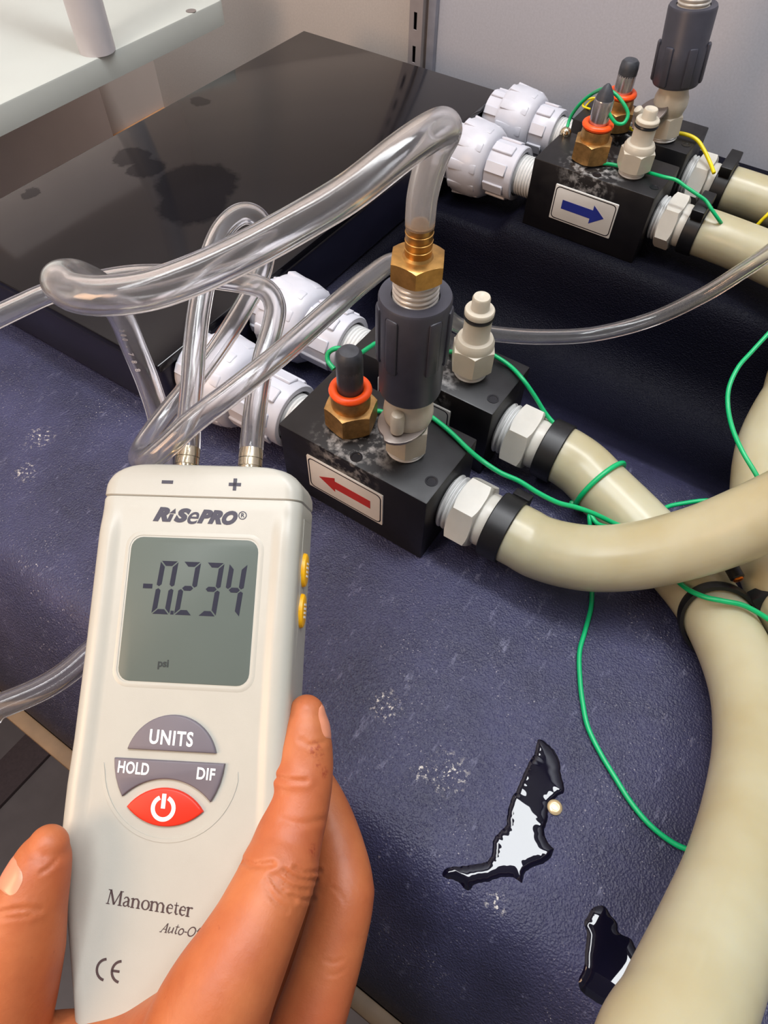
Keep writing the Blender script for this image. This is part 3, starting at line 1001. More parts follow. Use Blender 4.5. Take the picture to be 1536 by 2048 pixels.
wire('green wire hanging over the bench below the front hose',
     [D(1232, 1058, .3735), D(1196, 1048, .384), D(1180, 1030, .388), D(1180, 1052, .388), Z(1184, 1110, .003), Z(1184, 1170, .0018), Z(1182, 1215, .0016), Z(1170, 1262, .0016), Z(1159, 1305, .0016), Z(1160, 1360, .0016), Z(1166, 1410, .0016), Z(1176, 1455, .0016), Z(1200, 1505, .0016), Z(1230, 1555, .0016), Z(1262, 1605, .0016), Z(1300, 1650, .0018), Z(1345, 1685, .002), Z(1385, 1702, .003), Z(1425, 1710, .004), Z(1470, 1712, .004)], GW)
i1 = min(range(len(H2)), key=lambda i: (H2[i] - D(1192, 966, .401)).length)
tg = (H2[i1 + 2] - H2[i1 - 2]).normalized()
RG = axisM(H2[i1], tg, RT)
wire('green wire looped tightly around the rear hose', [RG @ Vector(((RH + .0012) * math.cos(a), (RH + .0012) * math.sin(a), .0016 * a / PI - .0016)) for a in [math.radians(200 + 380 * i / 20) for i in range(21)]], GW, .0015, n=4)
wire('green wire lying behind the front hose between the two hoses', [D(1312, 1030, .40), D(1334, 1014, .404), D(1370, 1006, .405), D(1410, 1001, .404), D(1445, 1004, .400), D(1480, 1010, .391), D(1520, 1016, .385)], GW)
wire('green wire curving down the right edge over the dark trough', [D(1580, 620, .40), D(1536, 668, .40), D(1502, 705, .40), D(1476, 735, .398), D(1458, 775, .396), D(1456, 815, .394), D(1466, 860, .387), D(1486, 905, .380), D(1510, 945, .376), D(1532, 985, .374), D(1550, 1030, .368)], GW)
wire('green wire arching from the bead to the chrome probe of the blue arrow block',
     [D(1132, 264, .548), D(1141, 235, .545), D(1160, 208, .532), D(1184, 188, .52), D(1208, 178, .497), D(1228, 186, .494), D(1246, 206, .494), D(1256, 228, .496), D(1248, 246, .498), D(1232, 246, .498), D(1219, 228, .496), D(1213, 202, .494), D(1210, 182, .496)], GW)
wire('green wire crossing the top of the blue arrow block to its hose clamp',
     [Z(1204, 327, .067), Z(1225, 329, .0668), Z(1262, 338, .0668), Z(1292, 344, .067), D(1325, 353, .502), D(1352, 360, .498), D(1372, 374, .497), D(1396, 390, .496), D(1412, 402, .496), D(1424, 420, .496), D(1438, 440, .499), D(1446, 452, .506)], GW)
wire('yellow wire from the rear chrome probe over the back block to its clamp',
     [Z(1248, 252, .0672), Z(1276, 262, .0672), Z(1310, 263, .0672), Z(1342, 265, .0672), Z(1372, 269, .0680), Z(1394, 280, .067), Z(1408, 300, .063), Z(1420, 325, .058), Z(1428, 346, .055)], M_YELLOWWIRE, .0015, 'yellow_wire', 'yellow wires')
wire('yellow wire rising between the two blue side hoses', [D(1500, 455, .532), D(1512, 452, .528), D(1524, 440, .524), D(1540, 424, .52), D(1570, 390, .52)], M_YELLOWWIRE, .0013, 'yellow_wire', 'yellow wires')
wire('thin yellow wire looped beside the chrome probes', [D(1172, 212, .575), D(1180, 203, .572), D(1190, 196, .568), D(1172, 200, .572), D(1166, 212, .576), D(1180, 218, .57)], M_YELLOWWIRE, .0008, 'yellow_wire', 'yellow wires')

t_ = newbm(); bmesh.ops.create_uvsphere(t_, u_segments=20, v_segments=12, radius=.0046)
pb = D(1131, 266, .548)
bmesh.ops.translate(t_, verts=t_.verts, vec=pb)
tag(mk('metal_bead', t_, M_NICKEL, origin=pb), 'small shiny bead at the end of the arching green wire', 'bead')

# ------------------------------------------------------------------ manometer
NU = (.9967, .0308, -.0748); NV = (-.0432, .9845, -.1699); NN = (.0684, .1726, .9826)


def c2w(v): return (RT * v[0] - UP * v[1] + fw * v[2]).normalized()


U_ = c2w(NU); V_ = -c2w(NV); N_ = U_.cross(V_).normalized(); V_ = N_.cross(U_)
O_ = CAM + RT * (-.0677) - UP * .0339 + fw * .2375
MM = Matrix(((U_.x, V_.x, N_.x, O_.x), (U_.y, V_.y, N_.y, O_.y), (U_.z, V_.z, N_.z, O_.z), (0, 0, 0, 1)))
man = thing('manometer', 'white handheld manometer with grey screen held in the hand', 'meter', MM)
mm = .001


def hw(v):      # half width of the case at height v (mm)
    pts = [(-140, 24.5), (-134, 26.2), (-123, 28.6), (-100, 33.6), (-86, 36.6), (-76, 38.0), (-60, 37.8), (-45, 37.2), (-15, 36.8), (24, 36.7), (40, 36.6), (52, 36.4)]
    for (a, p), (c_, q) in zip(pts, pts[1:]):
        if a <= v <= c_:
            return p + (q - p) * (v - a) / (c_ - a)
    return pts[0][1] if v < -140 else pts[-1][1]


def section(v, wd, zf, zb, rf, rb, n=7, ridge=0.0):
    """closed cross-section of the case: sunken face between two soft side ridges, rounded edges, flat back"""
    out = []

    def corner(cx, cz, r, a0):
        for k in range(n + 1):
            a = a0 + PI / 2 * k / n
            out.append(Vector(((cx + r * math.cos(a)) * mm, v * mm, (cz + r * math.sin(a)) * mm)))
    top = zf + ridge
    fall = ((.6, .04), (1.6, .25), (2.6, .62), (3.6, .93), (4.4, 1.0))
    corner(wd - rf, top - rf, rf, 0)
    for d_, q_ in fall:
        out.append(Vector(((wd - rf - d_) * mm, v * mm, (top - ridge * q_) * mm)))
    for d_, q_ in fall[::-1]:
        out.append(Vector((-(wd - rf - d_) * mm, v * mm, (top - ridge * q_) * mm)))
    corner(-(wd - rf), top - rf, rf, PI / 2)
    corner(-(wd - rb), zb + rb, rb, PI)
    corner(wd - rb, zb + rb, rb, 1.5 * PI)
    return out


rings = []
for k in range(7):           # rounded lower end
    a = PI / 2 * k / 6
    v = -146 + 12 * (1 - math.cos(a)) * 1.0
    s_ = math.sin(a)
    wd = 12 + (hw(-134) - 12) * s_
    rings.append(section(v, wd, -5 * (1 - s_), -30 + 5 * (1 - s_), 5, 5))
for v in (-128, -123, -115, -108, -100, -93, -86, -80, -76, -70, -60, -45, -36, -30, -15, 0, 12, 22, 26, 29, 32, 35, 38.6):
    rd = 1.15 * min(1, max(0, (v + 88) / 26)) * min(1, max(0, (35 - v) / 9))
    rings.append(section(v, hw(v), 0, -30, 5.5, 6, ridge=rd * rd * (3 - 2 * rd) if rd < 1 else rd))
rings.append(section(39.6, hw(39) - .35, -.35, -29.6, 5.5, 6))
b = newbm(); add_rings(b, rings)
mk('case', b, M_CASE, man)
rings = [section(39.75, hw(40) - .4, -.4, -29.6, 5.5, 6), section(40.2, hw(40), 0, -30, 5.5, 6), section(42.5, 36.5, -.02, -30, 5.5, 6)]
for k in range(1, 9):
    a = PI / 2 * k / 8
    v = 42.5 + 8.8 * math.sin(a)
    q = 1 - math.cos(a)
    rings.append(section(v, 36.5 - 11 * q, -3.4 * q ** 1.3, -30 + 3 * q, 5.5, 6))
b = newbm(); add_rings(b, rings)
# the crown of the cap bulges gently in the middle
for v_ in b.verts:
    if v_.co.y > .047:
        v_.co.y += .0012 * (1 - (v_.co.x / .036) ** 2)
mk('top_cap', b, M_CASE, man)
b = newbm(); add_box(b, .0366, .03685, -.030, .0345, -.0235, -.0085, .0002, 1)
mk('side_panel', b, M_CASE, man)
for yv, nm in ((16.2, 'side_button'), (1.5, 'side_button')):
    b = newbm()
    out = [(6.2 * mm * math.cos(a), 4.2 * mm * math.sin(a)) for a in [2 * PI * i / 28 for i in range(28)]]
    Ms = Matrix(((0, 0, 1, .0360), (1, 0, 0, yv * mm), (0, 1, 0, -.0125), (0, 0, 0, 1)))
    add_prism(b, out, 0, .0023, .0010, Ms)
    sb = mk(nm, b, M_KEYYEL, man)
    b = newbm()
    for k in range(4):
        add_box(b, -.0026 + k * .0015, -.0018 + k * .0015, -.0016, .0016, .0022, .00242, M=Ms)
    mk('symbol', b, M_WHITEPRINT, sb, smooth=False)

# screen
SO = rrect(-.0247, .0247, -.0268, .0268, .0055); SI = rrect(-.0229, .0229, -.0249, .0249, .0042); SG = rrect(-.0235, .0235, -.0255, .0255, .0046)
b = newbm()
R5 = [[Vector((x, y, z)) for x, y in pl] for pl, z in ((inset(SO, -.0012), -.0002), (SO, .00005), (inset(SO, .0007), .00022), (SG, .00016), (SG, -.0003))]
add_rings(b, R5, False, False)
mk('screen_bezel', b, M_CASE, man, sharp=70)
b = newbm(); add_prism(b, SG, -.0004, -.00001, 0)
b2 = mk('screen_rim', b, M_BEZELGAP, man)
b = newbm(); add_prism(b, SI, -.0003, .00012, .00008)
scr = mk('screen', b, M_LCD, man)

# seven-segment reading -0.234, leaning like the display's own digits
SEG = {'0': 'abcdef', '2': 'abged', '3': 'abgcd', '4': 'fgbc'}


def digit(ch, x, y0, w_, h_, th, sl):
    M = Matrix(((mm, sl * mm, 0, 0), (0, mm, 0, 0), (0, 0, 1, 0), (0, 0, 0, 1)))
    g = .35; q = th / 2
    X0, X1, Y0, Y1, Ym = x - w_ / 2, x + w_ / 2, y0, y0 + h_, y0 + h_ / 2
    P = {'a': [(X0 + g, Y1), (X1 - g, Y1), (X1 - th - g, Y1 - th), (X0 + th + g, Y1 - th)],
         'd': [(X0 + g, Y0), (X1 - g, Y0), (X1 - th - g, Y0 + th), (X0 + th + g, Y0 + th)],
         'g': [(X0 + q + g, Ym), (X0 + th + g, Ym + q), (X1 - th - g, Ym + q), (X1 - q - g, Ym), (X1 - th - g, Ym - q), (X0 + th + g, Ym - q)],
         'f': [(X0, Y1 - g), (X0 + th, Y1 - th - g), (X0 + th, Ym + q + g * .6), (X0 + q, Ym + g), (X0, Ym + q)],
         'b': [(X1, Y1 - g), (X1 - th, Y1 - th - g), (X1 - th, Ym + q + g * .6), (X1 - q, Ym + g), (X1, Ym + q)],
         'e': [(X0, Y0 + g), (X0 + th, Y0 + th + g), (X0 + th, Ym - q - g * .6), (X0 + q, Ym - g), (X0, Ym - q)],
         'c': [(X1, Y0 + g), (X1 - th, Y0 + th + g), (X1 - th, Ym - q - g * .6), (X1 - q, Ym - g), (X1, Ym - q)]}
    b = newbm()
    for s_ in SEG[ch]:
        add_prism(b, [(px - sl * 0, py) for px, py in P[s_]], .00012, .00022, 0, M)
    return b


SL = .09
for ch, xc in (('0', -9.85), ('2', -1.75), ('3', 6.65), ('4', 14.85)):
    mk('digit', digit(ch, xc, -1.9, 6.3, 18.5, 1.7, SL), M_LCDSEG, scr, smooth=False)
b = newbm(); add_box(b, -.0171, -.0138, .0068, .0084, .00012, .00022)
mk('minus_sign', b, M_LCDSEG, scr, smooth=False)
b = newbm(); add_box(b, -.0064, -.0053, -.0019, -.0006, .00012, .00022)
mk('decimal_point', b, M_LCDSEG, scr, smooth=False)
text('unit_text', 'psi', .0036, Matrix.Translation((-.0072, -.0186, .00016)), M_LCDFAINT, scr, bold=.0001)


def face(x, y, z=.0001, rot=0.0): return Matrix.Translation((x * mm, y * mm, z)) @ Matrix.Rotation(rot, 4, 'Z')


# keys
def arc(cx, cy, r, a0, a1, n=16):
    return [((cx + r * math.cos(a0 + (a1 - a0) * i / n)) * mm, (cy + r * math.sin(a0 + (a1 - a0) * i / n)) * mm) for i in range(n + 1)]


def chordarc(xa, ya, xb, yb, sag, n=16):
    """arc from a to b bulging to the left of a->b by sag (mm)"""
    c_ = math.hypot(xb - xa, yb - ya); s_ = abs(sag)
    r = (c_ * c_ / 4 + s_ * s_) / (2 * s_)
    mx, my = (xa + xb) / 2, (ya + yb) / 2
    nx, ny = -(yb - ya) / c_, (xb - xa) / c_
    sg = 1 if sag > 0 else -1
    cx, cy = mx - nx * sg * (r - s_), my - ny * sg * (r - s_)
    a0 = math.atan2(ya - cy, xa - cx); a1 = math.atan2(yb - cy, xb - cx)
    d = a1 - a0
    while d > PI: d -= 2 * PI
    while d < -PI: d += 2 * PI
    return [((cx + r * math.cos(a0 + d * i / n)) * mm, (cy + r * math.sin(a0 + d * i / n)) * mm) for i in range(n + 1)]


def key(name, poly, mat, h=.0013):
    b = newbm(); add_prism(b, poly, -.0006, h, .0006, steps=3)
    return mk(name, b, mat, man, sharp=50)


units = key('units_key', chordarc(14.0, -46.9, -16.5, -47.0, -11.7, 22)[::1] if False else chordarc(-16.5, -47.0, 14.0, -46.9, 11.7, 22), M_KEY)
hold_poly = [(-20.6 * mm, -50.1 * mm), (17.2 * mm, -50.0 * mm)] + chordarc(17.2, -50.0, 13.4, -62.3, .8, 4)[1:] + chordarc(13.4, -62.3, -16.6, -62.2, -6.4, 18)[1:] + chordarc(-16.6, -62.2, -20.6, -50.1, .8, 4)[1:-1]
hold = key('hold_dif_key', hold_poly, M_KEY)
power = key('power_key', chordarc(-14.7, -65.2, 11.2, -65.4, 6.6, 16)[:-1] + chordarc(11.2, -65.4, -14.7, -65.2, 5.4, 16)[:-1], M_KEYRED)
ZK = .00138
text('lettering', 'UNITS', .0064, face(-1.6, -42.9, ZK, -.02), M_WHITEPRINT, units, bold=.00016, spacing=1.12, sx=.78)
text('lettering', 'HOLD', .0052, face(-13.5, -53.1, ZK, -.03), M_WHITEPRINT, hold, bold=.00012, spacing=1.04, sx=.74)
text('lettering', 'DIF', .0052, face(11.2, -53.6, ZK, -.03), M_WHITEPRINT, hold, bold=.00012, spacing=1.06, sx=.80)
b = newbm()
ringp = [((-2.1 + 3.5 * math.sin(a)), (-64.9 + 3.5 * math.cos(a))) for a in [math.radians(24 + (312) * i / 30) for i in range(31)]]
add_stroke(b, [(x * mm, y * mm) for x, y in ringp], 1.35 * mm, ZK - .0001, ZK)
add_stroke(b, [(-2.1 * mm, -60.4 * mm), (-2.2 * mm, -65.0 * mm)], 1.4 * mm, ZK - .0001, ZK)
mk('power_symbol', b, M_WHITEPRINT, power, smooth=False)
# flat ridge around the key field
b = newbm()
arcp = chordarc(-24.5, -52, 21.5, -52.5, -23, 26)
add_stroke(b, arcp, [.2 * mm] + [1.2 * mm] * (len(arcp) - 2) + [.2 * mm], -.0002, .00022)
mk('key_field_ridge', b, M_CASE, man, sharp=80)

# printing on the case
b = newbm()
add_box(b, -.0142, -.0101, .0444, .0456, -.0002, .00012); mk('minus_mark', b, M_PRINT, man, smooth=False)
b = newbm()
add_box(b, .0104, .0148, .0442, .0454, -.0002, .00012); add_box(b, .0120, .0132, .0426, .0470, -.0002, .00012); mk('plus_mark', b, M_PRINT, man, smooth=False)

# the slanted brand lettering, drawn stroke by stroke
SB = .36
MBR = Matrix.Translation((-.0014, .0327, 0)) @ Matrix.Rotation(math.radians(-1.2), 4, 'Z') @ Matrix(((mm, SB * mm, 0, 0), (0, mm, 0, 0), (0, 0, 1, 0), (0, 0, 0, 1)))
b = newbm()
zb0, zb1 = .00002, .00012


def bowl(x, y, w_, h_, th, n=12):     # a D-shaped bowl open to the left
    pts = [(x, y + h_ / 2)]
    for k in range(n + 1):
        a = PI / 2 - PI * k / n
        pts.append((x + w_ * .45 + w_ * .55 * math.cos(a), y + h_ / 2 * math.sin(a)))
    pts.append((x, y - h_ / 2))
    return pts


def ell(cx, cy, rx, ry, n=24, a0=0.0, a1=2 * PI, full=True):
    return [(cx + rx * math.cos(a0 + (a1 - a0) * i / n), cy + ry * math.sin(a0 + (a1 - a0) * i / n)) for i in range(n if full else n + 1)]


def S(pts, wd, closed=False): add_stroke(b, pts, wd, zb0, zb1, MBR, closed)


def letR(x):
    S([(x, -2.3), (x, 2.3)], 1.5); S(bowl(x, 1.15, 2.3, 1.5, 1), 1.05); S([(x + 1.0, .3), (x + 2.0, -2.3)], 1.5)


S([(-8.1, -2.3), (-8.1, .5)], 1.4)
add_prism(b, [(-9.2, .75), (-6.9, .75), (-7.8, 2.6)], zb0, zb1, 0, MBR)
br = mk('brand_lettering', b, M_PRINT, man, smooth=False)
for ch, x_, sz, sx_, bo_ in (('R', -12.4, .0063, 1.22, .00046), ('S', -5.3, .0062, 1.30, .00046), ('e', -1.1, .0092, .98, .00008), ('P', 3.2, .0061, 1.14, .00044), ('R', 7.3, .0061, 1.12, .00044), ('O', 12.1, .0061, 1.0, .00044)):
    cu_y = .0
    text('letter', ch, sz, Matrix.Translation((-.0014 + x_ * mm + .0003, .0327 - x_ * .021 * mm + (.0 if ch != 'e' else .0002), .00007)) @ Matrix.Rotation(math.radians(-1.2), 4, 'Z'), M_PRINT, br, shear=.36, bold=bo_, sx=sx_)
b = newbm()
add_stroke(b, [(x * mm, y * mm) for x, y in ell(16.3, 33.7, 1.35, 1.35)], .0003, .00002, .00012, None, True)
rm = mk('registered_mark', b, M_PRINT, man, smooth=False)
text('letter', 'R', .0021, face(16.3, 33.7), M_PRINT, rm, bold=.00003)

# serif lettering: Manometer / Auto-Off
MT = Matrix.Translation((-.0187, -.0955, 0)) @ Matrix.Rotation(math.radians(-4.3), 4, 'Z') @ Matrix.Diagonal((mm, mm, 1, 1))
b = newbm()


def s2(pts, wd, closed=False): add_stroke(b, pts, wd, zb0, zb1, MT, closed)


K, k_ = .66, .26      # thick and thin strokes


def serif(x, y, w_=1.3): s2([(x - w_ / 2, y), (x + w_ / 2, y)], .24)


def stem(x, y0, y1, foot=True, head=True):
    s2([(x, y0), (x, y1)], K)
    if foot: serif(x, y0 + .1)
    if head: s2([(x - .75, y1 - .35), (x, y1)], .28)


X = 0
s2([(X + .6, 0), (X + 1.0, 4.4)], k_ + .06); s2([(X + 1.0, 4.4), (X + 2.7, .1)], K); s2([(X + 2.7, .1), (X + 4.5, 4.4)], k_ + .06); s2([(X + 4.6, 0), (X + 4.5, 4.4)], K)
serif(X + .6, .1, 1.2); serif(X + 4.65, .1, 1.4); serif(X + .7, 4.3, 1.0); serif(X + 4.8, 4.3, 1.0)


def l_a(x):
    s2([(x + .2, 2.3), (x + .7, 2.85), (x + 1.3, 2.85), (x + 1.75, 2.3), (x + 1.75, .6), (x + 2.1, .15), (x + 2.5, .35)], [.3, .35, .45, K, K, .4, .2])
    s2([(x + 1.75, 1.75), (x + .8, 1.45), (x + .25, .95), (x + .3, .35), (x + .85, .1), (x + 1.75, .6)], [.25, .35, .55, .5, .35, .25])


def l_n(x, arches=1):
    stem(x + .4, 0, 2.9)
    for q in range(arches):
        xx = x + .4 + 1.95 * q
        s2([(xx, 2.1), (xx + .7, 2.8), (xx + 1.35, 2.8), (xx + 1.95, 2.1), (xx + 1.95, 0)], [.2, .35, .5, K, K])
        serif(xx + 1.95, .1)


def l_o(x): s2(ell(x + 1.35, 1.45, 1.15, 1.38), [.66, .62, .55, .48, .4, .32, .3, .32, .4, .48, .55, .62] * 2, True)


def l_e(x):
    s2([(x + .3, 1.65), (x + 2.05, 1.65), (x + 1.95, 2.4), (x + 1.3, 2.85), (x + .6, 2.45), (x + .3, 1.5), (x + .55, .55), (x + 1.25, .1), (x + 2.1, .55)], [.24, .28, .4, .35, .45, K, .6, .45, .18])


def l_t(x):
    s2([(x + .65, 3.7), (x + .65, .7), (x + 1.0, .15), (x + 1.6, .35)], [.2, K, .5, .18]); s2([(x, 2.8), (x + 1.5, 2.8)], .26)


def l_r(x):
    stem(x + .4, 0, 2.9); s2([(x + .4, 1.9), (x + .9, 2.7), (x + 1.5, 2.75), (x + 1.75, 2.5)], [.2, .35, .5, .55])


x = 5.6
l_a(x); x += 2.85
l_n(x); x += 3.35
l_o(x); x += 3.0
l_n(x, 2); x += 5.3
l_e(x); x += 2.55
l_t(x); x += 1.75
l_e(x); x += 2.6
l_r(x)
mk('name_lettering', b, M_PRINT2, man, smooth=False)
b = newbm()
SI_ = .28
MT = Matrix.Translation((.0004, -.1027, 0)) @ Matrix.Rotation(math.radians(-3.0), 4, 'Z') @ Matrix(((mm * .78, SI_ * mm * .78, 0, 0), (0, mm * .78, 0, 0), (0, 0, 1, 0), (0, 0, 0, 1)))
K = .5
s2([(-.2, 0), (1.5, 3.6)], .26); s2([(1.5, 3.6), (2.0, 0)], .5); s2([(.5, 1.3), (1.8, 1.3)], .22); serif(-.2, .1, .9); serif(2.0, .1, 1.0)
s2([(2.9, 2.4), (2.9, .5), (3.3, .1), (4.3, .9)], [.45, .5, .35, .2]); s2([(4.5, 2.4), (4.5, .4), (4.9, .2)], [.45, .5, .2])
l_t(5.2)
s2(ell(8.1, 1.2, .95, 1.15), .42, True)
s2([(9.5, 1.3), (10.6, 1.3)], .34)
s2(ell(12.4, 1.75, 1.45, 1.75), .42, True)
for q in (14.9, 16.3):
    s2([(q - .9, -1.2), (q - .4, -1.2), (q, -.4), (q, 2.9), (q + .4, 3.6), (q + 1.0, 3.5)], [.3, .32, .42, .45, .34, .25]); s2([(q - .7, 2.3), (q + .8, 2.3)], .22)
mk('small_lettering', b, M_PRINT2, man, smooth=False)
# conformity mark
b = newbm()
MC = Matrix.Translation((-.0151, -.1150, 0)) @ Matrix.Rotation(math.radians(-3.0), 4, 'Z') @ Matrix.Diagonal((mm, mm, 1, 1))
for cx in (-1.2, 3.8):
    add_stroke(b, [(cx + 3.1 * math.cos(a), 3.1 * math.sin(a)) for a in [math.radians(98 + 164 * i / 16) for i in range(17)]], .78, zb0, zb1, MC)
add_stroke(b, [(3.8 - 3.1, 0), (3.8 - .6, 0)], .72, zb0, zb1, MC)
mk('conformity_mark', b, M_PRINT2, man, smooth=False)

# pressure ports
for px in (-12.0, 12.9):
    b = newbm()
    pr = [(4.6, 48), (4.6, 51.5), (3.2, 52.0), (3.2, 55.4), (3.6, 55.6), (3.25, 58.4), (3.55, 58.7), (3.1, 62.4), (2.2, 62.5)]
    Mp = Matrix(((1, 0, 0, px * mm), (0, 0, 1, 0), (0, -1, 0, -.0165), (0, 0, 0, 1)))
    add_lathe(b, [(r * mm, z * mm) for r, z in pr], 28, Mp)
    mk('pressure_port', b, M_NICKEL, man)

# ------------------------------------------------------------------ clear vinyl tubes


def tube(label, pts, r, n=12, inner=.62):
    path = spline(pts, n)
    b = newbm(); add_sweep(b, path, r, 28, inner=inner)
    o = mk('vinyl_tube', b, M_TUBE, origin=path[0], sharp=50)
    tag(o, label, 'tube', 'clear vinyl tubes')
    return path


def PT(px, v): return MM @ Vector((px * mm, v * mm, -.0165))


T1 = spline([(vx, vy, .1872), (vx, vy, .1925), D(845, 392, .2545), D(855, 348, .2485), D(870, 302, .2420), D(887, 268, .2345), D(886, 254, .2265), D(858, 266, .2200), D(800, 306, .2165), D(700, 384, .2135), D(600, 444, .213), D(500, 498, .210), D(400, 545, .207), D(300, 580, .205), D(210, 592, .206), D(150, 586, .210), D(122, 568, .217), D(128, 556, .228), D(160, 556, .245), D(205, 580, .275), D(242, 632, .310), D(268, 695, .335), D(298, 770, .352), D(320, 845, .362), D(330, 940, .366), D(300, 1100, .355), D(230, 1250, .340), D(170, 1315, .334), D(100, 1368, .328), D(0, 1412, .320), D(-120, 1452, .31), (-.37, .02, .03), (-.48, .06, .035), (-.565, .12, -.03), (-.60, .18, -.30), (-.60, .22, -.80)], 12)
t = thing('vinyl_tube', 'thick clear tube from the brass barb sweeping left in a wide loop', 'tube', Matrix.Translation(T1[0]), 'clear vinyl tubes')
b = newbm(); add_sweep(b, T1[66:], .0060, 28, inner=.66)
mk('tube_wall', b, M_TUBE, t, world=True, sharp=50)
b = newbm(); add_sweep(b, T1[:67], [.0058 + .0002 * k / 66 for k in range(67)], 28, inner=.66)
mk('clouded_end', b, M_TUBECLOUD, t, world=True, sharp=50)
k0 = min(range(len(T1)), key=lambda i: (T1[i] - D(246, 652, .313)).length)
acc, ki = 0.0, k0
for ch in '200-788':
    t_ = (T1[ki + 1] - T1[ki - 1]).normalized(); z_ = (CAM - T1[ki]).normalized()
    z_ = (z_ - t_ * z_.dot(t_)).normalized(); z_ = (Matrix.Rotation(math.radians(26), 3, t_) @ z_); y_ = z_.cross(t_)
    o_ = T1[ki] + z_ * .0061
    Mx = Matrix(((t_.x, y_.x, z_.x, o_.x), (t_.y, y_.y, z_.y, o_.y), (t_.z, y_.z, z_.z, o_.z), (0, 0, 0, 1)))
    text('letter', ch, .0036, WM[t.name].inverted() @ Mx, M_MOULDED, t, bold=.00006)
    st_, acc = T1[ki], 0.0
    while acc < .0044 and ki < len(T1) - 3:
        ki += 1; acc = (T1[ki] - st_).length
tube('clear tube on the minus port looping up, then crossing to the right edge',
     [PT(-12, 53.5), PT(-12, 62), D(379, 830, .270), D(385, 760, .272), D(390, 690, .275), D(400, 610, .279), D(418, 525, .284), D(445, 460, .290), D(482, 428, .297), D(516, 436, .303), D(532, 480, .308), D(522, 545, .310), D(490, 610, .310), D(440, 690, .308), D(385, 765, .304), D(328, 835, .298), D(292, 885, .290), D(280, 915, .278), D(298, 918, .264), D(335, 890, .258), D(390, 840, .255), D(470, 780, .258), D(570, 700, .268), D(670, 612, .285), D(735, 558, .305), D(785, 525, .325), D(830, 530, .345), D(866, 582, .365), D(892, 630, .385), D(930, 656, .400), D(1000, 669, .412), D(1090, 674, .420), D(1190, 668, .424), D(1300, 640, .415), D(1400, 594, .400), D(1480, 545, .385), D(1560, 490, .372), D(1700, 380, .36), (.16, .36, .19), (.28, .40, .12), (.46, .42, .05)], .0046)
tube('clear tube on the plus port bending left behind the wide loop to the left edge',
     [PT(12.9, 53.5), PT(12.9, 62), D(508, 840, .270), D(516, 780, .274), D(528, 715, .279), D(545, 655, .283), D(550, 612, .287), D(532, 580, .290), D(490, 566, .293), D(420, 556, .297), D(340, 550, .300), D(260, 552, .302), D(180, 566, .302), D(100, 586, .298), D(40, 612, .290), D(-30, 645, .28), D(-150, 700, .265), (-.36, .13, .10), (-.47, .15, .06), (-.57, .20, -.02), (-.61, .26, -.30), (-.61, .30, -.80)], .0046)

# ------------------------------------------------------------------ water puddles and small debris


def smooth_poly(pts, n=4, jit=0.0):
    P = [Vector((p.x, p.y, 0)) for p in pts]
    out = []
    m = len(P)
    for i in range(m):
        a, b_, c_, d_ = P[i - 1], P[i], P[(i + 1) % m], P[(i + 2) % m]
        for k in range(n):
            t_ = k / n
            q = 0.5 * ((2 * b_) + (c_ - a) * t_ + (2 * a - 5 * b_ + 4 * c_ - d_) * t_ * t_ + (3 * b_ - a - 3 * c_ + d_) * t_ ** 3)
            out.append((q.x + random.uniform(-jit, jit), q.y + random.uniform(-jit, jit)))
    return out


def bench_z(y):
    for (y0, z0), (y1, z1) in zip(prof[1:], prof[2:]):
        if y0 <= y <= y1:
            return z0 + (z1 - z0) * (y - y0) / (y1 - y0)
    return 0.0


def puddle(label, px, h=.0010, jit=.0003):
    poly = smooth_poly([at_z(x, y, 0) for x, y in px], 6, jit)
    A = np.array(poly); B = np.roll(A, -1, 0)
    st = .00045
    xs = np.arange(A[:, 0].min() - .001, A[:, 0].max() + .001, st); ys = np.arange(A[:, 1].min() - .001, A[:, 1].max() + .001, st)
    GX, GY = np.meshgrid(xs, ys, indexing='ij')
    ins = np.zeros(GX.shape, bool); dist = np.full(GX.shape, 1e9)
    for (ax, ay), (bx, by) in zip(A, B):
        cr = ((ay > GY) != (by > GY)) & (GX < (bx - ax) * (GY - ay) / (by - ay + 1e-12) + ax)
        ins ^= cr
        L2 = (bx - ax) ** 2 + (by - ay) ** 2 + 1e-16
        tt = np.clip(((GX - ax) * (bx - ax) + (GY - ay) * (by - ay)) / L2, 0, 1)
        dist = np.minimum(dist, np.hypot(GX - ax - tt * (bx - ax), GY - ay - tt * (by - ay)))
    hh = np.where(ins, h * (1 - np.exp(-dist / .0016)) + .00003, -dist * .55)
    for _ in range(3):
        hp_ = np.pad(hh, 1, mode='edge')
        hh = .5 * hh + .125 * (hp_[2:, 1:-1] + hp_[:-2, 1:-1] + hp_[1:-1, 2:] + hp_[1:-1, :-2])
    keep = hh > -.0007
    b = newbm(); V_g = {}
    for i_ in range(len(xs) - 1):
        for j_ in range(len(ys) - 1):
            if keep[i_:i_ + 2, j_:j_ + 2].all():
                q = []
                for a_, c_ in ((i_, j_), (i_ + 1, j_), (i_ + 1, j_ + 1), (i_, j_ + 1)):
                    if (a_, c_) not in V_g:
                        V_g[a_, c_] = b.verts.new((xs[a_], ys[c_], bench_z(ys[c_]) + hh[a_, c_]))
                    q.append(V_g[a_, c_])
                b.faces.new(q)
    c_ = sum((Vector((x, y, 0)) for x, y in poly), Vector()) / len(poly)
    o = mk('water_puddle', b, M_WATER, origin=(c_.x, c_.y, 0), sharp=80)
    return tag(o, label, 'puddle', 'water puddles')


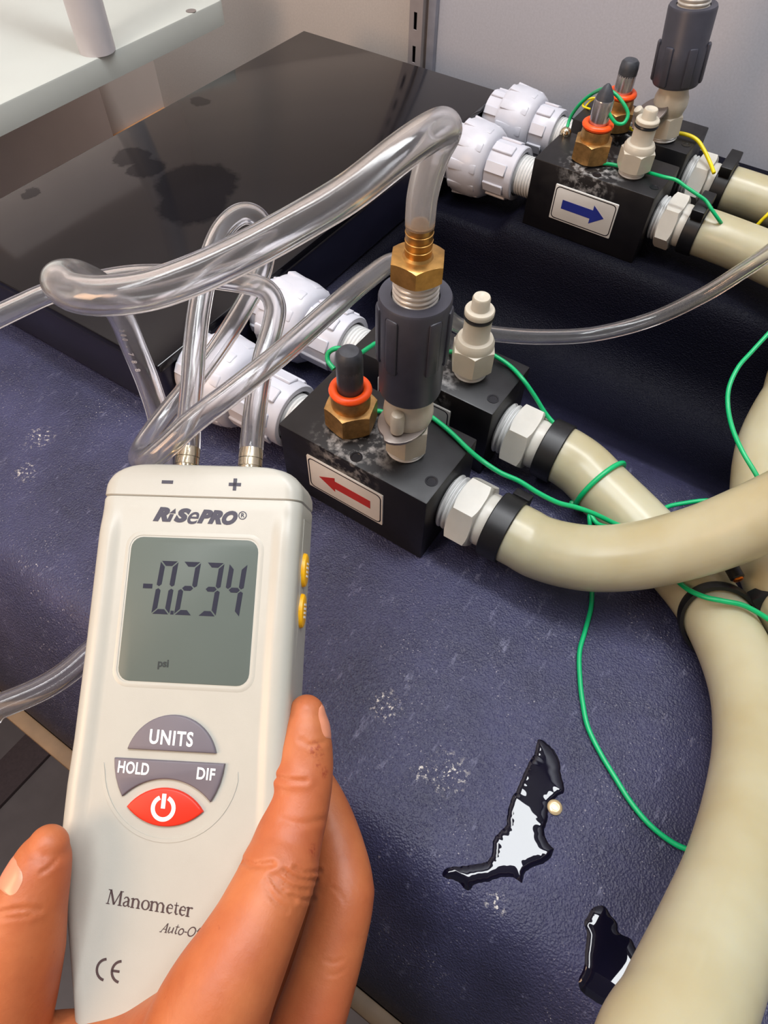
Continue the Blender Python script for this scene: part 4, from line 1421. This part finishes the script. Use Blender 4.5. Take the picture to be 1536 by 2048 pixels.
puddle('jagged dark water puddle beside the small brass stud on the bench',
       [(1077, 1478), (1100, 1492), (1118, 1518), (1122, 1548), (1128, 1582), (1110, 1596), (1098, 1612), (1096, 1640), (1088, 1662), (1098, 1688), (1108, 1700), (1096, 1722), (1066, 1734), (1048, 1748), (1044, 1768), (1030, 1756), (1004, 1754), (975, 1764), (950, 1768), (936, 1782), (920, 1766), (896, 1756), (886, 1752), (890, 1738), (925, 1732), (968, 1726), (984, 1708), (988, 1678), (1012, 1652), (1014, 1634), (1022, 1600), (1034, 1580), (1044, 1554), (1056, 1530), (1070, 1505)])
puddle('rounded dark water puddle near the bottom hose on the bench edge',
       [(1186, 1816), (1208, 1812), (1222, 1832), (1234, 1846), (1238, 1866), (1262, 1878), (1270, 1894), (1284, 1916), (1292, 1942), (1284, 1972), (1262, 1998), (1238, 2016), (1212, 2012), (1184, 1996), (1164, 1978), (1160, 1958), (1168, 1936), (1170, 1902), (1174, 1866), (1168, 1846), (1176, 1832)], .0012, .00008)
p = at_z(1109, 1615, 0)
t = thing('brass_stud', 'small round brass stud beside the jagged water puddle', 'stud', Matrix.Translation(p))
b = newbm(); add_lathe(b, [(.0034, 0), (.0035, .0007), (.0030, .0013), (.0022, .0015), (.0020, .0013)], 24)
mk('rim', b, plain('pale_brass', srgb(232, 206, 160), .3, .6), t)
b = newbm(); add_lathe(b, [(.0021, .0010), (.0016, .0016), (.0006, .0018)], 20)
mk('centre', b, plain('pale_brass_centre', srgb(236, 214, 176), .35, .5), t)

# ------------------------------------------------------------------ hand holding the manometer
def px(x, y, d, r):
    return (at_d(x, y, d), r * d / F_PX)


CH = {
    'thumb': [(-60, 2240, .222, 120), (-25, 2110, .217, 106), (8, 2000, .215, 99), (34, 1890, .214, 92), (58, 1805, .214, 74), (78, 1745, .215, 62), (93, 1702, .216, 50), (97, 1690, .216, 40)],
    'web': [(-20, 2150, .222, 95), (90, 2128, .221, 88), (190, 2130, .219, 94), (290, 2122, .215, 100), (390, 2080, .208, 112)],
    'index': [(380, 2190, .206, 135), (408, 2070, .2025, 122), (440, 1990, .203, 112), (479, 1915, .206, 98), (514, 1845, .2105, 87), (548, 1768, .2165, 79), (567, 1712, .2215, 72), (584, 1655, .226, 66), (602, 1590, .230, 60), (608, 1530, .2335, 59), (610, 1490, .235, 55), (612, 1445, .2365, 46), (613, 1426, .237, 37)],
    'middle': [(560, 2240, .228, 85), (606, 2080, .236, 74), (642, 1970, .241, 68), (670, 1872, .246, 64), (688, 1782, .251, 60), (674, 1700, .259, 56), (648, 1620, .267, 50), (610, 1545, .276, 44)],
    'ring': [(520, 2240, .245, 80), (560, 2080, .262, 68), (590, 1960, .272, 60), (612, 1850, .281, 55), (590, 1770, .290, 50), (545, 1700, .298, 44)],
    'little': [(470, 2260, .262, 70), (500, 2120, .280, 58), (520, 2010, .290, 50), (532, 1920, .297, 46), (505, 1850, .303, 42), (460, 1800, .308, 36)],
    'palm': [(60, 2300, .236, 150), (220, 2280, .246, 150), (360, 2270, .246, 150), (480, 2260, .240, 120)],
    'web2': [(-10, 2270, .228, 140), (140, 2262, .230, 140), (300, 2250, .226, 135), (420, 2225, .216, 135)],
    'palm2': [(220, 2280, .262, 120), (330, 2160, .283, 90), (400, 2060, .296, 70)],
    'wrist': [(220, 2300, .242, 190), (200, 2520, .238, 185), (170, 2800, .235, 190), (140, 3100, .23, 200)],
}
bmh = newbm()


def add_sphere(bm, c, r):
    bmesh.ops.create_icosphere(bm, subdivisions=3, radius=r, matrix=Matrix.Translation(c))


for ch in CH.values():
    pts = [px(*q) for q in ch]
    P_, R_ = spline([q[0] for q in pts], 6, [q[1] for q in pts])
    add_sweep(bmh, P_, R_, 44)
    add_sphere(bmh, P_[0], R_[0]); add_sphere(bmh, P_[-1], R_[-1])
# knuckle and pad bulges
for q in ((600, 1560, .2315, 62), (560, 1735, .219, 78), (688, 1785, .251, 62), (606, 1500, .2352, 57), (24, 1930, .2145, 96)):
    c_, r_ = px(*q); add_sphere(bmh, c_, r_)
me = bpy.data.meshes.new('hand_raw'); bmesh.ops.recalc_face_normals(bmh, faces=bmh.faces); bmh.to_mesh(me); bmh.free()
ho = bpy.data.objects.new('hand_raw', me); sc.collection.objects.link(ho)
md = ho.modifiers.new('r', 'REMESH'); md.mode = 'VOXEL'; md.voxel_size = .0009; md.use_smooth_shade = True
ms = ho.modifiers.new('s', 'SMOOTH'); ms.factor = .5; ms.iterations = 9
dg = bpy.context.evaluated_depsgraph_get()
hm = bpy.data.meshes.new_from_object(ho.evaluated_get(dg))
bpy.data.objects.remove(ho)
base = at_d(200, 2400, .24)
# skin folds over the joints and small scars, pressed into the surface
nv_ = len(hm.vertices)
co = np.empty(nv_ * 3); hm.vertices.foreach_get('co', co); co = co.reshape(-1, 3)
no = np.empty(nv_ * 3); hm.vertices.foreach_get('normal', no); no = no.reshape(-1, 3)
rel = co - np.array(CAM)
zc = rel @ np.array(fw); sxp = CXP + F_PX * (rel @ np.array(RT)) / zc; syp = CYP - F_PX * (rel @ np.array(UP)) / zc
front = (no * (-rel / np.linalg.norm(rel, axis=1)[:, None])).sum(1) > .1
disp = np.zeros(nv_)


def fold(pts, depth, wpx, zmax=9, zmin=0):
    pts = [(p.x, p.y) for p in spline([Vector((x, y, 0)) for x, y in pts], 5)]
    d = np.full(nv_, 1e9)
    for (ax, ay), (bx, by) in zip(pts, pts[1:]):
        L2 = (bx - ax) ** 2 + (by - ay) ** 2 + 1e-9
        tt = np.clip(((sxp - ax) * (bx - ax) + (syp - ay) * (by - ay)) / L2, 0, 1)
        d = np.minimum(d, np.hypot(sxp - ax - tt * (bx - ax), syp - ay - tt * (by - ay)))
    m = front & (zc < zmax) & (zc > zmin)
    disp[m] -= (depth * (np.exp(-(d[m] / wpx) ** 2) - .35 * np.exp(-((d[m] - 2.4 * wpx) / (1.4 * wpx)) ** 2)))


for pts, de, wp in (
        ([(482, 1722), (505, 1730), (545, 1728)], .0008, 5), ([(545, 1553), (575, 1560), (612, 1562)], .0005, 5),
        ([(540, 1752), (556, 1775), (590, 1800)], .0006, 4), ([(552, 1748), (575, 1772), (612, 1782)], .0006, 4), ([(568, 1742), (596, 1758), (632, 1760)], .0007, 4),
        ([(590, 1735), (612, 1746), (640, 1742)], .0006, 4), ([(530, 1762), (548, 1800), (575, 1822)], .0004, 4), ([(585, 1790), (610, 1800), (628, 1798)], .0005, 4),
        ([(565, 1640), (600, 1648), (645, 1640)], .0003, 6), ([(600, 1480), (620, 1490), (648, 1484)], .0003, 4),
        ([(664, 1775), (680, 1788), (690, 1806)], .0002, 3), ([(694, 1764), (710, 1780), (722, 1798)], .0002, 3),
        ([(650, 1922), (668, 1926), (688, 1918)], .0002, 3), ([(655, 1950), (672, 1950), (690, 1940)], .0002, 3),
        ([(0, 1826), (40, 1818), (80, 1820)], .0005, 5), ([(0, 1838), (30, 1834), (60, 1832)], .0004, 4), ([(84, 1744), (98, 1736), (112, 1722)], .0004, 4),
        ([(420, 1880), (450, 1890), (480, 1888)], .0001, 5)):
    fold(pts, de, wp)
co2 = co + no * disp[:, None]
hm.vertices.foreach_set('co', co2.ravel()); hm.update()
hm.transform(Matrix.Translation(-base))
hm.name = 'hand'
hm.materials.clear(); hm.materials.append(M_SKIN)
for p_ in hm.polygons: p_.use_smooth = True
hand = thing('person', 'left hand gripping the manometer, thumb on its left side and fingers on its right', 'person', Matrix.Translation(base))
ho = bpy.data.objects.new('hand', hm); link(ho, hand)


from mathutils.bvhtree import BVHTree
TREE = BVHTree.FromPolygons([v.co.copy() for v in hm.vertices], [tuple(p_.vertices) for p_ in hm.polygons])


def nail(p0, p1, rad, facing, half, wide, lift=.0003):
    """curved nail plate lying on the finger that runs p0 -> p1 (cast onto the skin)"""
    ax = (p1 - p0).normalized()
    f_ = (facing - ax * facing.dot(ax)).normalized(); s_ = ax.cross(f_)
    nu, nv = 10, 14
    top, bot = [], []
    for j_ in range(nv + 1):
        t_ = j_ / nv
        k = (max(0.0, 1 - abs(2 * t_ - 1) ** 3.2)) ** .5 * .93 + .07
        c_ = p0 + (p1 - p0) * t_
        a_, b_ = [], []
        for i_ in range(nu + 1):
            an = half * k * (2 * i_ / nu - 1)
            dr = f_ * math.cos(an) + s_ * math.sin(an)
            o_ = c_ + dr * rad * 3 - base
            hit = TREE.ray_cast(o_, -dr, rad * 4)
            q = hit[0] + base if hit[0] is not None else c_ + dr * rad
            e_ = (1 - abs(2 * i_ / nu - 1) ** 4) * (1 - abs(2 * t_ - 1) ** 6)
            a_.append(q + dr * lift * (.2 + .8 * e_)); b_.append(q - dr * .0007)
        top.append(a_); bot.append(b_)
    b = newbm()
    add_rings(b, [o + i[::-1] for o, i in zip(top, bot)])
    mk('fingernail', b, M_NAIL, hand, world=True, sharp=60)


a0, _ = px(612, 1476, .2352, 55); a1, _ = px(614, 1408, .2368, 40)
nail(a0, a1, .0085, (RT * .93 - fw * .12), .62, 1)
a0, _ = px(50, 1768, .2148, 60); a1, _ = px(76, 1716, .2158, 52)
nail(a0, a1, .0095, (-RT * .55 + UP * .05 - fw * .80), .72, 1)
